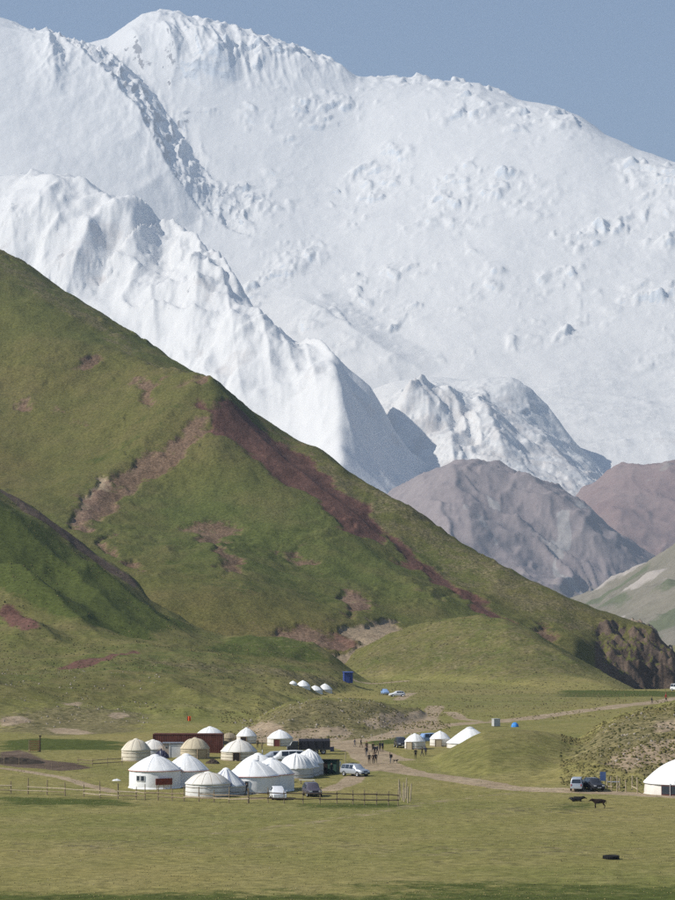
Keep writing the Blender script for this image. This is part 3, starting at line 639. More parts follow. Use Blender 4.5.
def ice_fn(x, y):
    z = icespur(x, y); e = sstep(0, 400, z)
    for pts, wl, wr, p in ICE_SPURS: z = z + spur(x, y, pts, wl, wr, p) * (1 + 0.12 * fbm(x / 90, y / 120, 4, 151))
    w = fbm(x / 500, y / 500, 3, 152)
    q = 0.55 + 0.45 * sstep(-0.018, -0.04, x / y)
    e = e * q
    z = z + e * (46 * (ridged(x / 420 + w, y / 600 + x / 900, 4, 153, 0.42) - 0.45) + 3 * fbm(x / 90, y / 90, 3, 154))
    m = sstep(0.1, 0.5, fbm(x / 500, y / 400, 3, 155)) * e * sstep(-0.025, -0.045, x / y)
    c = fbm(x / 170, y / 90, 4, 156); t = z / 80 + 1.8 * c; f = t - np.floor(t)
    return z + m * 14 * np.where(f < 0.8, f / 0.8, (1 - f) / 0.2)
def ice_masks(X, Y, Z):
    s = slope_of(X, Y, Z)
    return (sstep(1.3, 2.1, s) * 0.4, 0.22 + 0.3 * sstep(0.2, 0.6, fbm(X / 300, Y / 300, 3, 157)), np.zeros(X.shape)), None
grid_mesh('snow_spur', ice_fn, np.linspace(-0.16, 0.06, 460), np.concatenate([np.linspace(7200, 12900, 340), np.linspace(12950, 14000, 8)]), M['snow'], ice_masks)

dome = Loft([
    [(100, ('z', -60), 8400), (1000, ('z', -60), 8400)],
    [(100, 640, 9200), (340, 560, 9200), (450, 520, 9200), (560, 520, 9200), (620, 530, 9200), (700, 560, 9200), (1000, 640, 9200)],
    [(100, 640, 9900), (340, 520, 9900), (380, 470, 9900), (430, 452, 9900), (500, 452, 9900), (560, 470, 9900), (610, 492, 9900), (680, 530, 9900), (1000, 640, 9900)],
    [(100, 640, 10500), (300, 450, 10500), (340, 425, 10500), (375, 410, 10500), (400, 402, 10500), (440, 398, 10500), (480, 400, 10500), (510, 410, 10500), (550, 440, 10500), (590, 466, 10500), (630, 500, 10500), (700, 560, 10500), (1000, 640, 10500)],
    [(100, 640, 11100), (300, 430, 11100), (340, 404, 11100), (365, 393, 11100), (378, 388, 11100), (395, 382, 11100), (420, 378, 11100), (440, 378, 11100), (470, 383, 11100), (500, 389, 11100), (514, 394, 11100), (530, 406, 11100), (548, 421, 11100), (560, 433, 11100), (580, 448, 11100), (600, 462, 11100), (630, 492, 11100), (700, 560, 11100), (1000, 640, 11100)],
    [(100, ('z', -300), 12200), (1000, ('z', -300), 12200)]], sm=1.2, crest=4, smb=16, w=220)
DM = lambda pts: _plan(dome, pts, 8500, 11150)
DOME_SPURS = [
    (DM([(441, 396, 30), (425, 408, 120), (410, 422, 140), (398, 434, 90), (390, 450, 0)]), 130, 200, 1.0),
    (DM([(500, 389, 20), (512, 396, 80), (528, 411, 100), (548, 428, 90), (566, 445, 50), (585, 460, 0)]), 260, 120, 1.0),
    (DM([(470, 400, 0), (485, 420, 50), (500, 450, 40), (510, 480, 0)]), 160, 110, 1.2),
    (DM([(520, 420, 0), (545, 445, 50), (570, 470, 30), (590, 490, 0)]), 150, 90, 1.2),
    (DM([(450, 430, 0), (452, 455, 60), (455, 480, 0)]), 110, 90, 1.2),
]
def dome_fn(x, y):
    z = dome(x, y); e = sstep(-20, 250, z)
    for pts, wl, wr, p in DOME_SPURS: z = z + spur(x, y, pts, wl, wr, p) * (1 + 0.12 * fbm(x / 80, y / 100, 4, 161))
    w = fbm(x / 400, y / 400, 3, 162); lo = sstep(10950, 10400, y)
    z = z + e * (36 * lo * (ridged(x / 230 + w, y / 420, 4, 163, 0.45) - 0.45) + 3 * fbm(x / 80, y / 80, 3, 164))
    c = fbm(x / 120, y / 70, 4, 166); t = z / 60 + 1.6 * c; f = t - np.floor(t)
    return z + e * lo * 8 * np.where(f < 0.8, f / 0.8, (1 - f) / 0.2)
def dome_masks(X, Y, Z):
    s = slope_of(X, Y, Z)
    return (sstep(1.1, 1.9, s) * 0.4, 0.3 + 0.2 * sstep(10800, 10200, Y), np.zeros(X.shape)), None
grid_mesh('glacier_dome', dome_fn, np.linspace(-0.005, 0.15, 320), np.concatenate([np.linspace(9000, 11160, 200), np.linspace(11200, 12100, 8)]), M['snow'], dome_masks)

# ---- the air: one even box of haze round camera, ground and mountains
def haze_box():
    me = bpy.data.meshes.new('haze'); bm = bmesh.new()
    bmesh.ops.create_cube(bm, size=1)
    x0, x1, y0, y1, z0, z1 = -182000, 182000, -2000, 62000, -320, 3700
    for v in bm.verts:
        v.co = (x0 if v.co.x < 0 else x1, y0 if v.co.y < 0 else y1, z0 if v.co.z < 0 else z1)
    bm.to_mesh(me); bm.free()
    m = bpy.data.materials.new('haze_air'); m.use_nodes = True; nt = m.node_tree
    nt.nodes.remove(nt.nodes['Principled BSDF'])
    pv = nt.nodes.new('ShaderNodeVolumePrincipled')
    pv.inputs['Color'].default_value = (0.65, 0.80, 1.0, 1); pv.inputs['Density'].default_value = 6.0e-5
    pv.inputs['Anisotropy'].default_value = 0.1
    nt.links.new(pv.outputs[0], nt.nodes['Material Output'].inputs['Volume'])
    me.materials.append(m)
    o = bpy.data.objects.new('haze', me); COL.objects.link(o); o['kind'] = 'stuff'
    o['label'] = 'pale blue haze filling the air of the whole valley'; o['category'] = 'haze'
    return o
haze_box()

# =================================================================== things
rnd = random.Random(11)
def simple(name, col, rough=0.8, metal=0.0, var=0.0, scale=3.0, spec=0.25, col2=None):
    m, nt, b = newmat(name); b.inputs['Roughness'].default_value = rough; b.inputs['Metallic'].default_value = metal
    b.inputs['Specular IOR Level'].default_value = spec
    if var or col2:
        n = NT(nt); f = n.noise(n.coord(), scale, 6, 0.65)
        c2 = col2 or tuple(q * (1 - var) for q in col)
        nt.links.new(n.mix(n.ramp(f, 0.35, 0.68), col, c2), b.inputs['Base Color'])
    else: b.inputs['Base Color'].default_value = (*col, 1)
    return m
def canvas(name, col, dirt, amt):
    """tent cloth: weathered streaks and grime towards nothing in particular"""
    m, nt, b = newmat(name); n = NT(nt); co = n.coord()
    a = n.noise(n.mapping(co, (1, 1, 0.25)), 0.6, 6, 0.65); f = n.noise(co, 5.0, 5, 0.6)
    c = n.mix(n.math('MULTIPLY', n.ramp(a, 0.45, 0.75), amt), col, dirt)
    nt.links.new(c, b.inputs['Base Color']); b.inputs['Roughness'].default_value = 0.85; b.inputs['Specular IOR Level'].default_value = 0.15
    nt.links.new(n.bump(n.math('ADD', a, n.math('MULTIPLY', f, 0.3)), 0.35, 0.12), b.inputs['Normal'])
    return m
M.update(
    white=canvas('white_canvas', (0.80, 0.80, 0.79), (0.62, 0.60, 0.55), 0.5),
    offwhite=canvas('worn_canvas', (0.72, 0.69, 0.63), (0.5, 0.46, 0.4), 0.7),
    cream=canvas('cream_felt', (0.66, 0.60, 0.48), (0.46, 0.40, 0.30), 0.8),
    beige=canvas('beige_felt', (0.55, 0.475, 0.34), (0.36, 0.30, 0.2), 0.8),
    tan=canvas('tan_felt', (0.36, 0.30, 0.20), (0.24, 0.20, 0.14), 0.8),
    grey=canvas('grey_canvas', (0.55, 0.55, 0.55), (0.38, 0.37, 0.36), 0.7),
    plastic=canvas('patched_sheeting', (0.70, 0.69, 0.66), (0.42, 0.41, 0.40), 0.9),
    stripe=simple('blue_grey_stripe', (0.33, 0.36, 0.46), 0.8, var=0.2),
    redtrim=simple('faded_red_braid', (0.62, 0.33, 0.28), 0.8, col2=(0.5, 0.14, 0.1), scale=4),
    rope=simple('hemp_rope', (0.34, 0.28, 0.2), 0.9, var=0.3),
    darkin=simple('dark_doorway', (0.025, 0.018, 0.015), 0.9),
    maroon=simple('maroon_door', (0.13, 0.035, 0.028), 0.7, var=0.3),
    redboard=simple('red_brown_board', (0.22, 0.055, 0.03), 0.75, var=0.35),
    glass=simple('dark_glass', (0.03, 0.04, 0.055), 0.08, spec=0.6),
    frame=simple('white_frame', (0.7, 0.7, 0.68), 0.6, var=0.2),
    rust=simple('container_red', (0.16, 0.056, 0.040), 0.6, var=0.45, scale=1.2),
    steel=simple('dull_steel', (0.3, 0.3, 0.31), 0.45, 0.6, var=0.3),
    chrome=simple('rim_alloy', (0.5, 0.5, 0.52), 0.35, 0.8),
    tyre=simple('tyre_rubber', (0.018, 0.018, 0.018), 0.9, var=0.3),
    plasticblack=simple('black_trim', (0.02, 0.02, 0.022), 0.5),
    p_white=simple('white_paint', (0.72, 0.73, 0.74), 0.3, var=0.1, spec=0.5),
    p_silver=simple('silver_paint', (0.5, 0.53, 0.57), 0.3, 0.4, var=0.1, spec=0.5),
    p_blue=simple('pale_blue_paint', (0.24, 0.36, 0.58), 0.3, var=0.1, spec=0.5),
    p_dark=simple('dark_paint', (0.035, 0.037, 0.045), 0.25, var=0.2, spec=0.5),
    p_plum=simple('plum_grey_paint', (0.085, 0.075, 0.095), 0.3, var=0.2, spec=0.5),
    lamp=simple('headlamp_glass', (0.75, 0.77, 0.8), 0.1, spec=0.8),
    tail=simple('tail_lamp', (0.35, 0.02, 0.02), 0.2, spec=0.6),
    tarp=simple('black_tarpaulin', (0.028, 0.028, 0.036), 0.7, var=0.3, scale=1.5),
    bluetarp=simple('dark_blue_tarpaulin', (0.045, 0.05, 0.10), 0.7, var=0.4, scale=1.5),
    wood=simple('weathered_wood', (0.30, 0.23, 0.15), 0.9, var=0.45, scale=4),
    palewood=simple('pale_stripped_wood', (0.50, 0.41, 0.28), 0.9, var=0.4, scale=4),
    darkwood=simple('dark_wet_wood', (0.075, 0.055, 0.04), 0.9, var=0.4, scale=4),
    orangewood=simple('orange_plank', (0.62, 0.36, 0.15), 0.85, var=0.4, scale=4),
    bluehut=simple('blue_sheet_metal', (0.05, 0.085, 0.30), 0.5, var=0.3, scale=1.0),
    bluetent=simple('blue_nylon', (0.05, 0.28, 0.75), 0.5, var=0.15),
    bluesign=simple('blue_sign_paint', (0.10, 0.16, 0.33), 0.6, var=0.2),
    greenpaint=simple('dark_green_paint', (0.035, 0.085, 0.06), 0.6, var=0.35),
    beigepaint=simple('beige_panel', (0.52, 0.42, 0.33), 0.7, var=0.25, scale=1.5),
    whitepanel=simple('white_panel', (0.66, 0.67, 0.67), 0.6, var=0.2, scale=1.5),
    greypanel=simple('pale_grey_panel', (0.5, 0.5, 0.49), 0.7, var=0.25, scale=1.5),
    orangeflag=simple('orange_cloth', (0.75, 0.12, 0.03), 0.8),
    skin=simple('skin', (0.36, 0.22, 0.15), 0.6), hair=simple('dark_hair', (0.015, 0.012, 0.01), 0.6),
    cow=simple('dark_brown_hide', (0.035, 0.02, 0.014), 0.8, var=0.4), bull=simple('black_hide', (0.012, 0.011, 0.011), 0.75, var=0.3),
    horn=simple('horn', (0.25, 0.22, 0.17), 0.6), muzzle=simple('muzzle_skin', (0.06, 0.045, 0.04), 0.6),
    stone=simple('pale_stone', (0.36, 0.31, 0.25), 0.95, var=0.45, scale=2), snowbit=simple('stream_ice', (0.7, 0.7, 0.7), 0.7),
    dung=simple('dry_dung', (0.05, 0.038, 0.025), 0.95, var=0.3),
    tuft=simple('tussock_blades', (0.105, 0.098, 0.036), 0.95, col2=(0.17, 0.14, 0.062), scale=0.2, spec=0.05),
    meadowtuft=simple('meadow_blades', (0.20, 0.185, 0.07), 0.95, col2=(0.26, 0.215, 0.10), scale=0.2, spec=0.05),
    bush=simple('low_juniper', (0.045, 0.05, 0.02), 0.95, col2=(0.075, 0.075, 0.03), scale=0.2, spec=0.05))
CLOTH = {k: simple('cloth_' + k, c, 0.9, var=0.25, scale=5) for k, c in dict(
    black=(0.02, 0.02, 0.024), navy=(0.025, 0.03, 0.06), brown=(0.07, 0.045, 0.03), red=(0.28, 0.03, 0.03), grey=(0.14, 0.14, 0.15), white=(0.6, 0.6, 0.58), blue=(0.06, 0.1, 0.22), olive=(0.06, 0.06, 0.03), khaki=(0.22, 0.18, 0.11)).items()}

class MB:
    def __init__(s): s.v = []; s.f = []
    def add(s, vs, fs):
        k = len(s.v); s.v += [tuple(q) for q in vs]; s.f += [tuple(k + i for i in f) for f in fs]; return s
    def box(s, c, d, rz=0.0, tx=1.0, ty=1.0, rx=0.0):
        hx, hy, hz = d[0] / 2, d[1] / 2, d[2] / 2; vs = []
        R = Matrix.Rotation(rz, 3, 'Z') @ Matrix.Rotation(rx, 3, 'X')
        for z in (-1, 1):
            for (x, y) in ((-1, -1), (1, -1), (1, 1), (-1, 1)):
                kx, ky = (tx, ty) if z > 0 else (1, 1)
                vs.append(R @ Vector((x * hx * kx, y * hy * ky, z * hz)) + Vector(c))
        return s.add(vs, [(3, 2, 1, 0), (4, 5, 6, 7), (0, 1, 5, 4), (1, 2, 6, 5), (2, 3, 7, 6), (3, 0, 4, 7)])
    def tube(s, a, b, r0, r1=None, n=7):
        a = Vector(a); b = Vector(b); r1 = r0 if r1 is None else r1
        d = (b - a).normalized(); x = d.orthogonal().normalized(); y = d.cross(x)
        vs = [a + (x * math.cos(t) + y * math.sin(t)) * r0 for t in [2 * math.pi * i / n for i in range(n)]]
        vs += [b + (x * math.cos(t) + y * math.sin(t)) * r1 for t in [2 * math.pi * i / n for i in range(n)]]
        return s.add(vs, [(i, (i + 1) % n, n + (i + 1) % n, n + i) for i in range(n)] + [tuple(range(n - 1, -1, -1)), tuple(range(n, 2 * n))])
    def path(s, pts, r, n=6):
        for a, b in zip(pts[:-1], pts[1:]): s.tube(a, b, r, r, n)
        return s
    def lathe(s, prof, n=32, fn=None, a0=0.0, a1=2 * math.pi, c=(0, 0, 0)):
        full = abs(a1 - a0 - 2 * math.pi) < 1e-6; m = n if full else n + 1; vs = []
        for (r, z) in prof:
            for i in range(m):
                t = a0 + (a1 - a0) * i / n; rr, zz = fn(r, z, t) if fn else (r, z)
                vs.append((c[0] + rr * math.sin(t), c[1] - rr * math.cos(t), c[2] + zz))
        fs = []
        for k in range(len(prof) - 1):
            for i in range(n):
                j = (i + 1) % m; fs.append((k * m + i, k * m + j, (k + 1) * m + j, (k + 1) * m + i))
        return s.add(vs, fs)
    def lathe_x(s, prof, n, c):
        """turned about the x axis; prof is (radius, x)"""
        vs = [(c[0] + x, c[1] + r * math.cos(2 * math.pi * i / n), c[2] + r * math.sin(2 * math.pi * i / n)) for (r, x) in prof for i in range(n)]
        return s.add(vs, [(k * n + i, k * n + (i + 1) % n, (k + 1) * n + (i + 1) % n, (k + 1) * n + i) for k in range(len(prof) - 1) for i in range(n)])
    def quad(s, a, b, c, d): return s.add([a, b, c, d], [(0, 1, 2, 3)])
    def slab(s, pts, off):
        """thin solid plate over a flat outline"""
        off = Vector(off); n = len(pts); vs = [Vector(p) for p in pts] + [Vector(p) + off for p in pts]
        return s.add(vs, [tuple(range(n)), tuple(range(2 * n - 1, n - 1, -1))] + [(i, (i + 1) % n, n + (i + 1) % n, n + i) for i in range(n)])
    def mesh(s, name):
        me = bpy.data.meshes.new(name); me.from_pydata(s.v, [], s.f); me.update()
        bm = bmesh.new(); bm.from_mesh(me); bmesh.ops.recalc_face_normals(bm, faces=bm.faces); bm.to_mesh(me); bm.free()
        return me
def part(name, mb, mat, parent=None, smooth=False, label=None):
    me = mb.mesh(name) if isinstance(mb, MB) else mb
    if smooth: me.polygons.foreach_set('use_smooth', [True] * len(me.polygons))
    if mat is not None and not me.materials: me.materials.append(M[mat] if isinstance(mat, str) else mat)
    o = bpy.data.objects.new(name, me); COL.objects.link(o)
    if parent is not None: o.parent = parent
    if label: o['label'] = label
    return o
def tag(o, label, cat, group=None, kind=None):
    o['label'] = label; o['category'] = cat
    if group: o['group'] = group
    if kind: o['kind'] = kind
    return o
def thing(name, label, cat, loc, rz=0.0, group=None):
    o = bpy.data.objects.new(name, None); COL.objects.link(o); o.location = loc; o.rotation_euler = (0, 0, rz)
    o.empty_display_size = 0.5
    return tag(o, label, cat, group)
def gz(x, y): return float(ground(np.array([x]), np.array([y]))[0])
def spot(px, py=None, D=None):
    """a place on the land: by its bearing and foot, or its bearing and distance"""
    if D is None: return G(px, py)
    u = ray(px, 760)[0]; return Vector((u * D, D, gz(u * D, D)))
def flat_spot(c, r):
    """lowest ground under a round footprint"""
    a = np.linspace(0, 2 * np.pi, 12); return float(ground(c.x + r * np.cos(a), c.y + r * np.sin(a)).min())

# ------------------------------------------------------------------ yurts
def yurt(label, px, base, w, eave, peak, wall='white', roof=None, trim=None, door=None, doormat='darkin', doorw=0.95, windows=(), ribs=0, rib_amp=0.0, convex=0.12, ropes=1, crown=None, pipe=False, group='felt and canvas yurts of the camp', D=None, stripes=0, panels=9, sink=None):
    roof = roof or wall
    p = spot(px, base, D)
    ppm = FPX / p.y; R = w / 2 / ppm; hw = (base - eave) / ppm; hr = (eave - peak) / ppm
    if D is None:
        u = p.x / p.y; p = Vector((p.x + u * R, p.y + R, p.z))
    p.z = flat_spot(p, R * 0.95) if D is None else gz(p.x, p.y)
    if D is not None:
        hw = (0.40 if D < 600 else 0.20) * w / ppm; hr = (0.36 if D < 600 else 0.30) * w / ppm
        if sink: p.z = sink[0]; hw, hr = sink[1:]
    t = thing('yurt', label, 'yurt', p, 0, group)
    sd = rnd.random() * 10
    def wavy(r, z, a): return r * (1 + 0.008 * math.sin(a * 17 + sd) + 0.006 * math.sin(a * 7 + z * 3)), z
    wl = part('wall', MB().lathe([(R * 0.985, -0.25), (R, 0.0), (R * 1.005, hw * 0.33), (R, hw * 0.66), (R * 0.985, hw)], 48, wavy), wall, t, True)
    for k in range(ropes):
        z = hw * (0.38 + 0.34 * k)
        part('rope', MB().lathe([(R * 1.012, z - 0.035), (R * 1.024, z), (R * 1.012, z + 0.035)], 48), 'rope', t)
    part('skirt', MB().lathe([(R * 1.035, -0.05), (R * 1.02, 0.18), (R * 0.99, 0.22)], 40, lambda r, z, a: (r * (1 + 0.012 * math.sin(a * 11 + sd)), z)), 'rope' if ropes else wall, t, True)
    prof = []
    for k in range(11):
        q = k / 10; r = 1.03 - q * 0.86; h = q * 0.90 + convex * math.sin(q * math.pi)
        prof.append((R * r, hw + hr * h - 0.05 * (1 - q)))
    prof = [(R * 1.0, hw - 0.16), (R * 1.035, hw - 0.12)] + prof
    def rf(r, z, a):
        q = (z - hw) / max(hr, 0.1); e = min(1, max(0, q * 3)) * min(1, max(0, (1 - q) * 2.2))
        k = 0.007 * math.sin(a * 13 + sd) + 0.005 * math.sin(a * 29 + 2 * sd)
        if ribs: k += rib_amp * abs(math.sin(a * ribs / 2)) ** 0.7
        k += 0.010 * math.sin(a * 3 + sd + z)
        return r, z + hr * k * 1.6 * (e if not ribs else max(e, 0.4 * (q < 0.95)))
    rp = part('roof', MB().lathe(prof, 96 if ribs else 64, rf), roof, t, True)
    # overlapping cloth panels: raised seams down the roof
    for k in range(panels):
        a = 2 * math.pi * (k + 0.37) / panels + sd * 0.2; pts = []
        for (r, z) in prof[2:-1]:
            rr, zz = rf(r, z, a); pts.append((rr * math.sin(a), -rr * math.cos(a), zz + 0.012))
        part('seam', MB().path(pts, 0.022, 4), 'rope' if wall in ('cream', 'beige', 'tan', 'plastic') else wall, rp)
    for k in range(stripes):
        a0 = 2 * math.pi * (k + 0.3) / stripes; mb = MB()
        for (r, z), (r2, z2) in zip(prof[2:-1], prof[3:]):
            q = []
            for (rr0, zz0, da) in ((r, z, -0.09), (r, z, 0.09), (r2, z2, 0.09), (r2, z2, -0.09)):
                rr, zz = rf(rr0, zz0, a0 + da); q.append((rr * 1.003 * math.sin(a0 + da), -rr * 1.003 * math.cos(a0 + da), zz + 0.03))
            mb.quad(*q)
        part('stripe', mb, 'stripe', rp)
    zc = prof[-1][1]
    part('crown_cover', MB().lathe([(R * 0.20, zc - 0.06), (R * 0.185, zc + 0.02), (R * 0.12, zc + hr * 0.07), (R * 0.05, zc + hr * 0.10), (0.001, zc + hr * 0.11)], 20), crown or roof, t, True)
    if trim: part('eave_band', MB().lathe([(R * 1.038, hw - 0.13), (R * 1.044, hw - 0.085), (R * 1.038, hw - 0.04)], 48), trim, t)
    def wallpt(a, z, k=1.0): return Vector((R * k * math.sin(a), -R * k * math.cos(a), z))
    if door is not None:
        c = wallpt(door, 0, 1.0); dh = hw * 0.86
        d = part('door', MB().box((0, 0, dh / 2), (doorw, 0.16, dh)), doormat, t); d.location = (c.x, c.y, 0); d.rotation_euler.z = door
        fm = MB()
        for sx in (-1, 1): fm.box((sx * (doorw / 2 + 0.05), -0.02, dh / 2), (0.10, 0.22, dh))
        fm.box((0, -0.02, dh + 0.05), (doorw + 0.2, 0.22, 0.10))
        part('door_frame', fm, 'wood' if wall != 'white' else 'frame', d)
    for a in windows:
        c = wallpt(a, hw * 0.58, 1.01)
        wn_ = part('window', MB().box((0, 0, 0), (0.62, 0.10, 0.78)), 'frame', t); wn_.location = c; wn_.rotation_euler.z = a
        part('pane', MB().box((0, -0.055, 0), (0.48, 0.02, 0.64)), 'glass', wn_)
    if pipe: part('stove_pipe', MB().tube((R * 0.2, 0.1 * R, hw + hr * 0.7), (R * 0.2, 0.1 * R, hw + hr + 0.45), 0.07), 'steel', t, True)
    return t
y1 = yurt('large white yurt with red eave braid and red-brown board on its front', 155, 789.5, 52, 771, 756, trim='redtrim', windows=(-0.62, -0.42), ropes=0, pipe=True, convex=0.08)
R1 = 52 / 2 / (FPX / (y1.location.y)); 
bd = part('board', MB().box((0, 0, 0), (2.35, 0.10, 0.85)), 'redboard', y1); bd.location = (R1 * math.sin(0.42), -R1 * math.cos(0.42) - 0.32, 1.05); bd.rotation_euler.z = 0.42
for k in range(3): part('board_post', MB().box((-1.0 + k * 1.0, 0, -0.75), (0.07, 0.07, 1.5)), 'wood', bd)
yurt('white yurt with red eave band half hidden behind the yurt with the red-brown board', 186, 787, 45, 771, 755, trim='redtrim', ropes=0, convex=0.08)
yurt('low grey-white patched yurt nearest to the wooden fence, left of its striped neighbour', 208, 798, 45, 784, 773, wall='plastic', roof='offwhite', convex=0.22, ropes=2, door=None, panels=14)
yurt('white yurt with blue-grey roof stripes behind the low patched yurt', 226, 796, 40, 786, 769, wall='grey', roof='white', convex=0.02, ropes=1, stripes=7)
yurt('white yurt with two small windows and a person in dark clothes before it', 253, 794, 53, 776.5, 761, trim='redtrim', windows=(-0.42, -0.2), ropes=0, convex=0.08, pipe=True)
yurt('white yurt directly behind the low white hatchback car', 271, 792, 46, 774.5, 759, trim='redtrim', ropes=0, convex=0.1)
yurt('white yurt of which only the roof shows behind the two-windowed yurt', 258, 784, 44, 768, 754, trim='redtrim', ropes=0, convex=0.1, pipe=True)
yurt('white yurt with deeply ribbed roof, frontmost of the three ribbed ones', 296, 779, 35, 768.5, 754, wall='grey', roof='white', ribs=22, rib_amp=0.07, ropes=1, convex=0.2)
yurt('ribbed white yurt squeezed in the middle of the three ribbed ones', 304, 777, 30, 767, 755.5, wall='grey', roof='white', ribs=20, rib_amp=0.06, ropes=1, convex=0.16)
yurt('tallest ribbed white yurt, next to the dark green kiosk', 309, 775.5, 29, 763, 749.5, wall='grey', roof='white', ribs=18, rib_amp=0.05, ropes=1, convex=0.12)
yurt('cream felt yurt at the left end of the camp', 136, 761.5, 29, 750, 739, wall='cream', ropes=2, convex=0.2)
yurt('grey-white yurt wedged between the cream felt yurt and the red container', 153, 757, 28, 749, 740, wall='grey', roof='offwhite', ropes=1, convex=0.2)
yurt('white yurt with only its roof showing above the red container', 210, 745, 27, 734.5, 727, wall='offwhite', roof='white', ropes=1, convex=0.15)
yurt('beige felt yurt with brown doorway in front of the red container', 195, 759, 29, 748.5, 738, wall='beige', ropes=2, convex=0.24, door=0.55, doormat='tan', doorw=1.5)
yurt('smallest tan yurt at the right end of the red container', 229, 743.5, 15, 738, 733, wall='tan', ropes=1, convex=0.3)
yurt('white yurt with dark door up behind the tan one', 246.5, 744, 20, 736, 728, wall='offwhite', roof='white', ropes=1, convex=0.1, door=-0.25)
yurt('wide cream yurt with a black doorway on its left front', 239, 761, 36, 751.5, 740, wall='cream', roof='offwhite', ropes=2, convex=0.18, door=-0.1, doorw=1.0)
yurt('small white yurt with dark red door beside the black truck', 280, 746.5, 25.5, 738, 730, wall='offwhite', roof='white', ropes=1, convex=0.14, door=-0.22, doormat='maroon')
g2 = 'white yurts behind the right knoll'
yurt('cream-white yurt with dark smoke opening beside the dark parked car', 415, 752.5, 20.5, 744, 735.5, wall='offwhite', roof='white', D=448, convex=0.14, ropes=1, group=g2, door=-0.6, doormat='tan')
yurt('middle cream-white yurt, its foot half behind the grassy knoll', 440, 753, 20, 745, 737, wall='offwhite', roof='white', D=456, convex=0.14, ropes=1, group=g2, door=-0.2, doormat='tan')
yurt('big white tent roof rising behind the grassy knoll', 470, 752, 46, 745, 731, wall='offwhite', roof='white', D=452, sink=(-0.5, 1.5, 2.6), convex=0.02, ropes=1, group=g2, crown='grey')
yb = yurt('large white yurt with dark open front at the right edge', 686, 796.5, 83, 783.5, 758, wall='offwhite', roof='white', ropes=0, convex=0.16, group='big yurt by the right knoll')
Rb = 83 / 2 / (FPX / yb.location.y)
for k, a in enumerate((-0.62, -0.38, -0.14, 0.10, 0.34)):
    o = part('window', MB().box((0, 0, 0), (1.28, 0.10, 1.25)), 'maroon', yb); o.location = (Rb * 1.0 * math.sin(a), -Rb * 1.0 * math.cos(a), 0.85); o.rotation_euler.z = a
    part('pane', MB().box((0, -0.056, 0.02), (1.1, 0.02, 1.05)), 'glass', o)
    ps = part('post', MB().tube((0, 0, -0.1), (0, 0, 1.75), 0.05), 'frame', yb); ps.location = (Rb * 1.025 * math.sin(a + 0.12), -Rb * 1.025 * math.cos(a + 0.12), 0)
g3 = 'white yurts on the far terrace'
yurt('tiny white tent at the far left of the terrace group', 293, 684.8, 8, 682.6, 680, group=g3, ropes=0, panels=0)
yurt('white yurt on the far terrace with a low flat roof, second from the left', 303, 687.5, 14.5, 683.5, 678, group=g3, ropes=0, panels=5)
yurt('white yurt on the far terrace, third from the left', 315, 691, 15, 687, 682.5, group=g3, ropes=0, panels=5)
yurt('white yurt nearest to the blue hut on the far terrace', 325, 691, 14.5, 687, 681.5, group=g3, ropes=0, panels=5, wall='offwhite', roof='white')

# ------------------------------------------------------------------ vehicles
SHAPES = {   # length, half width, stations (y, half width, bottom, belt, top, half width at top); front is -y
    'suv': dict(st=[(-2.28, .72, .42, .62, .66, .66), (-2.2, .86, .32, .88, .92, .78), (-1.15, .92, .30, 1.00, 1.08, .80), (-.48, .93, .30, 1.02, 1.70, .66), (1.2, .93, .30, 1.05, 1.74, .67), (2.02, .91, .32, 1.05, 1.64, .64), (2.25, .86, .36, .98, 1.04, .78), (2.3, .78, .46, .7, .74, .7)], glass=(2, 3, 4, 5, 6), wy=(-1.42, 1.38), wr=.38),
    'hatch': dict(st=[(-2.05, .66, .36, .52, .55, .58), (-1.95, .80, .24, .72, .76, .70), (-1.0, .84, .20, .88, .93, .72), (-.2, .85, .20, .92, 1.42, .60), (1.0, .85, .20, .95, 1.45, .60), (1.6, .84, .24, .95, 1.32, .58), (1.95, .8, .26, .86, .92, .7), (2.02, .7, .36, .6, .64, .62)], glass=(2, 3, 4, 5, 6), wy=(-1.28, 1.25), wr=.31),
    'van': dict(st=[(-2.45, .74, .44, .7, .74, .68), (-2.38, .86, .34, .98, 1.02, .78), (-2.0, .90, .32, 1.08, 1.16, .80), (-1.3, .92, .32, 1.1, 1.92, .70), (1.0, .92, .32, 1.1, 1.98, .72), (2.25, .91, .34, 1.1, 1.9, .70), (2.42, .88, .36, 1.02, 1.08, .8), (2.46, .8, .46, .74, .78, .72)], glass=(2, 3, 4, 5, 6), wy=(-1.55, 1.5), wr=.36)}
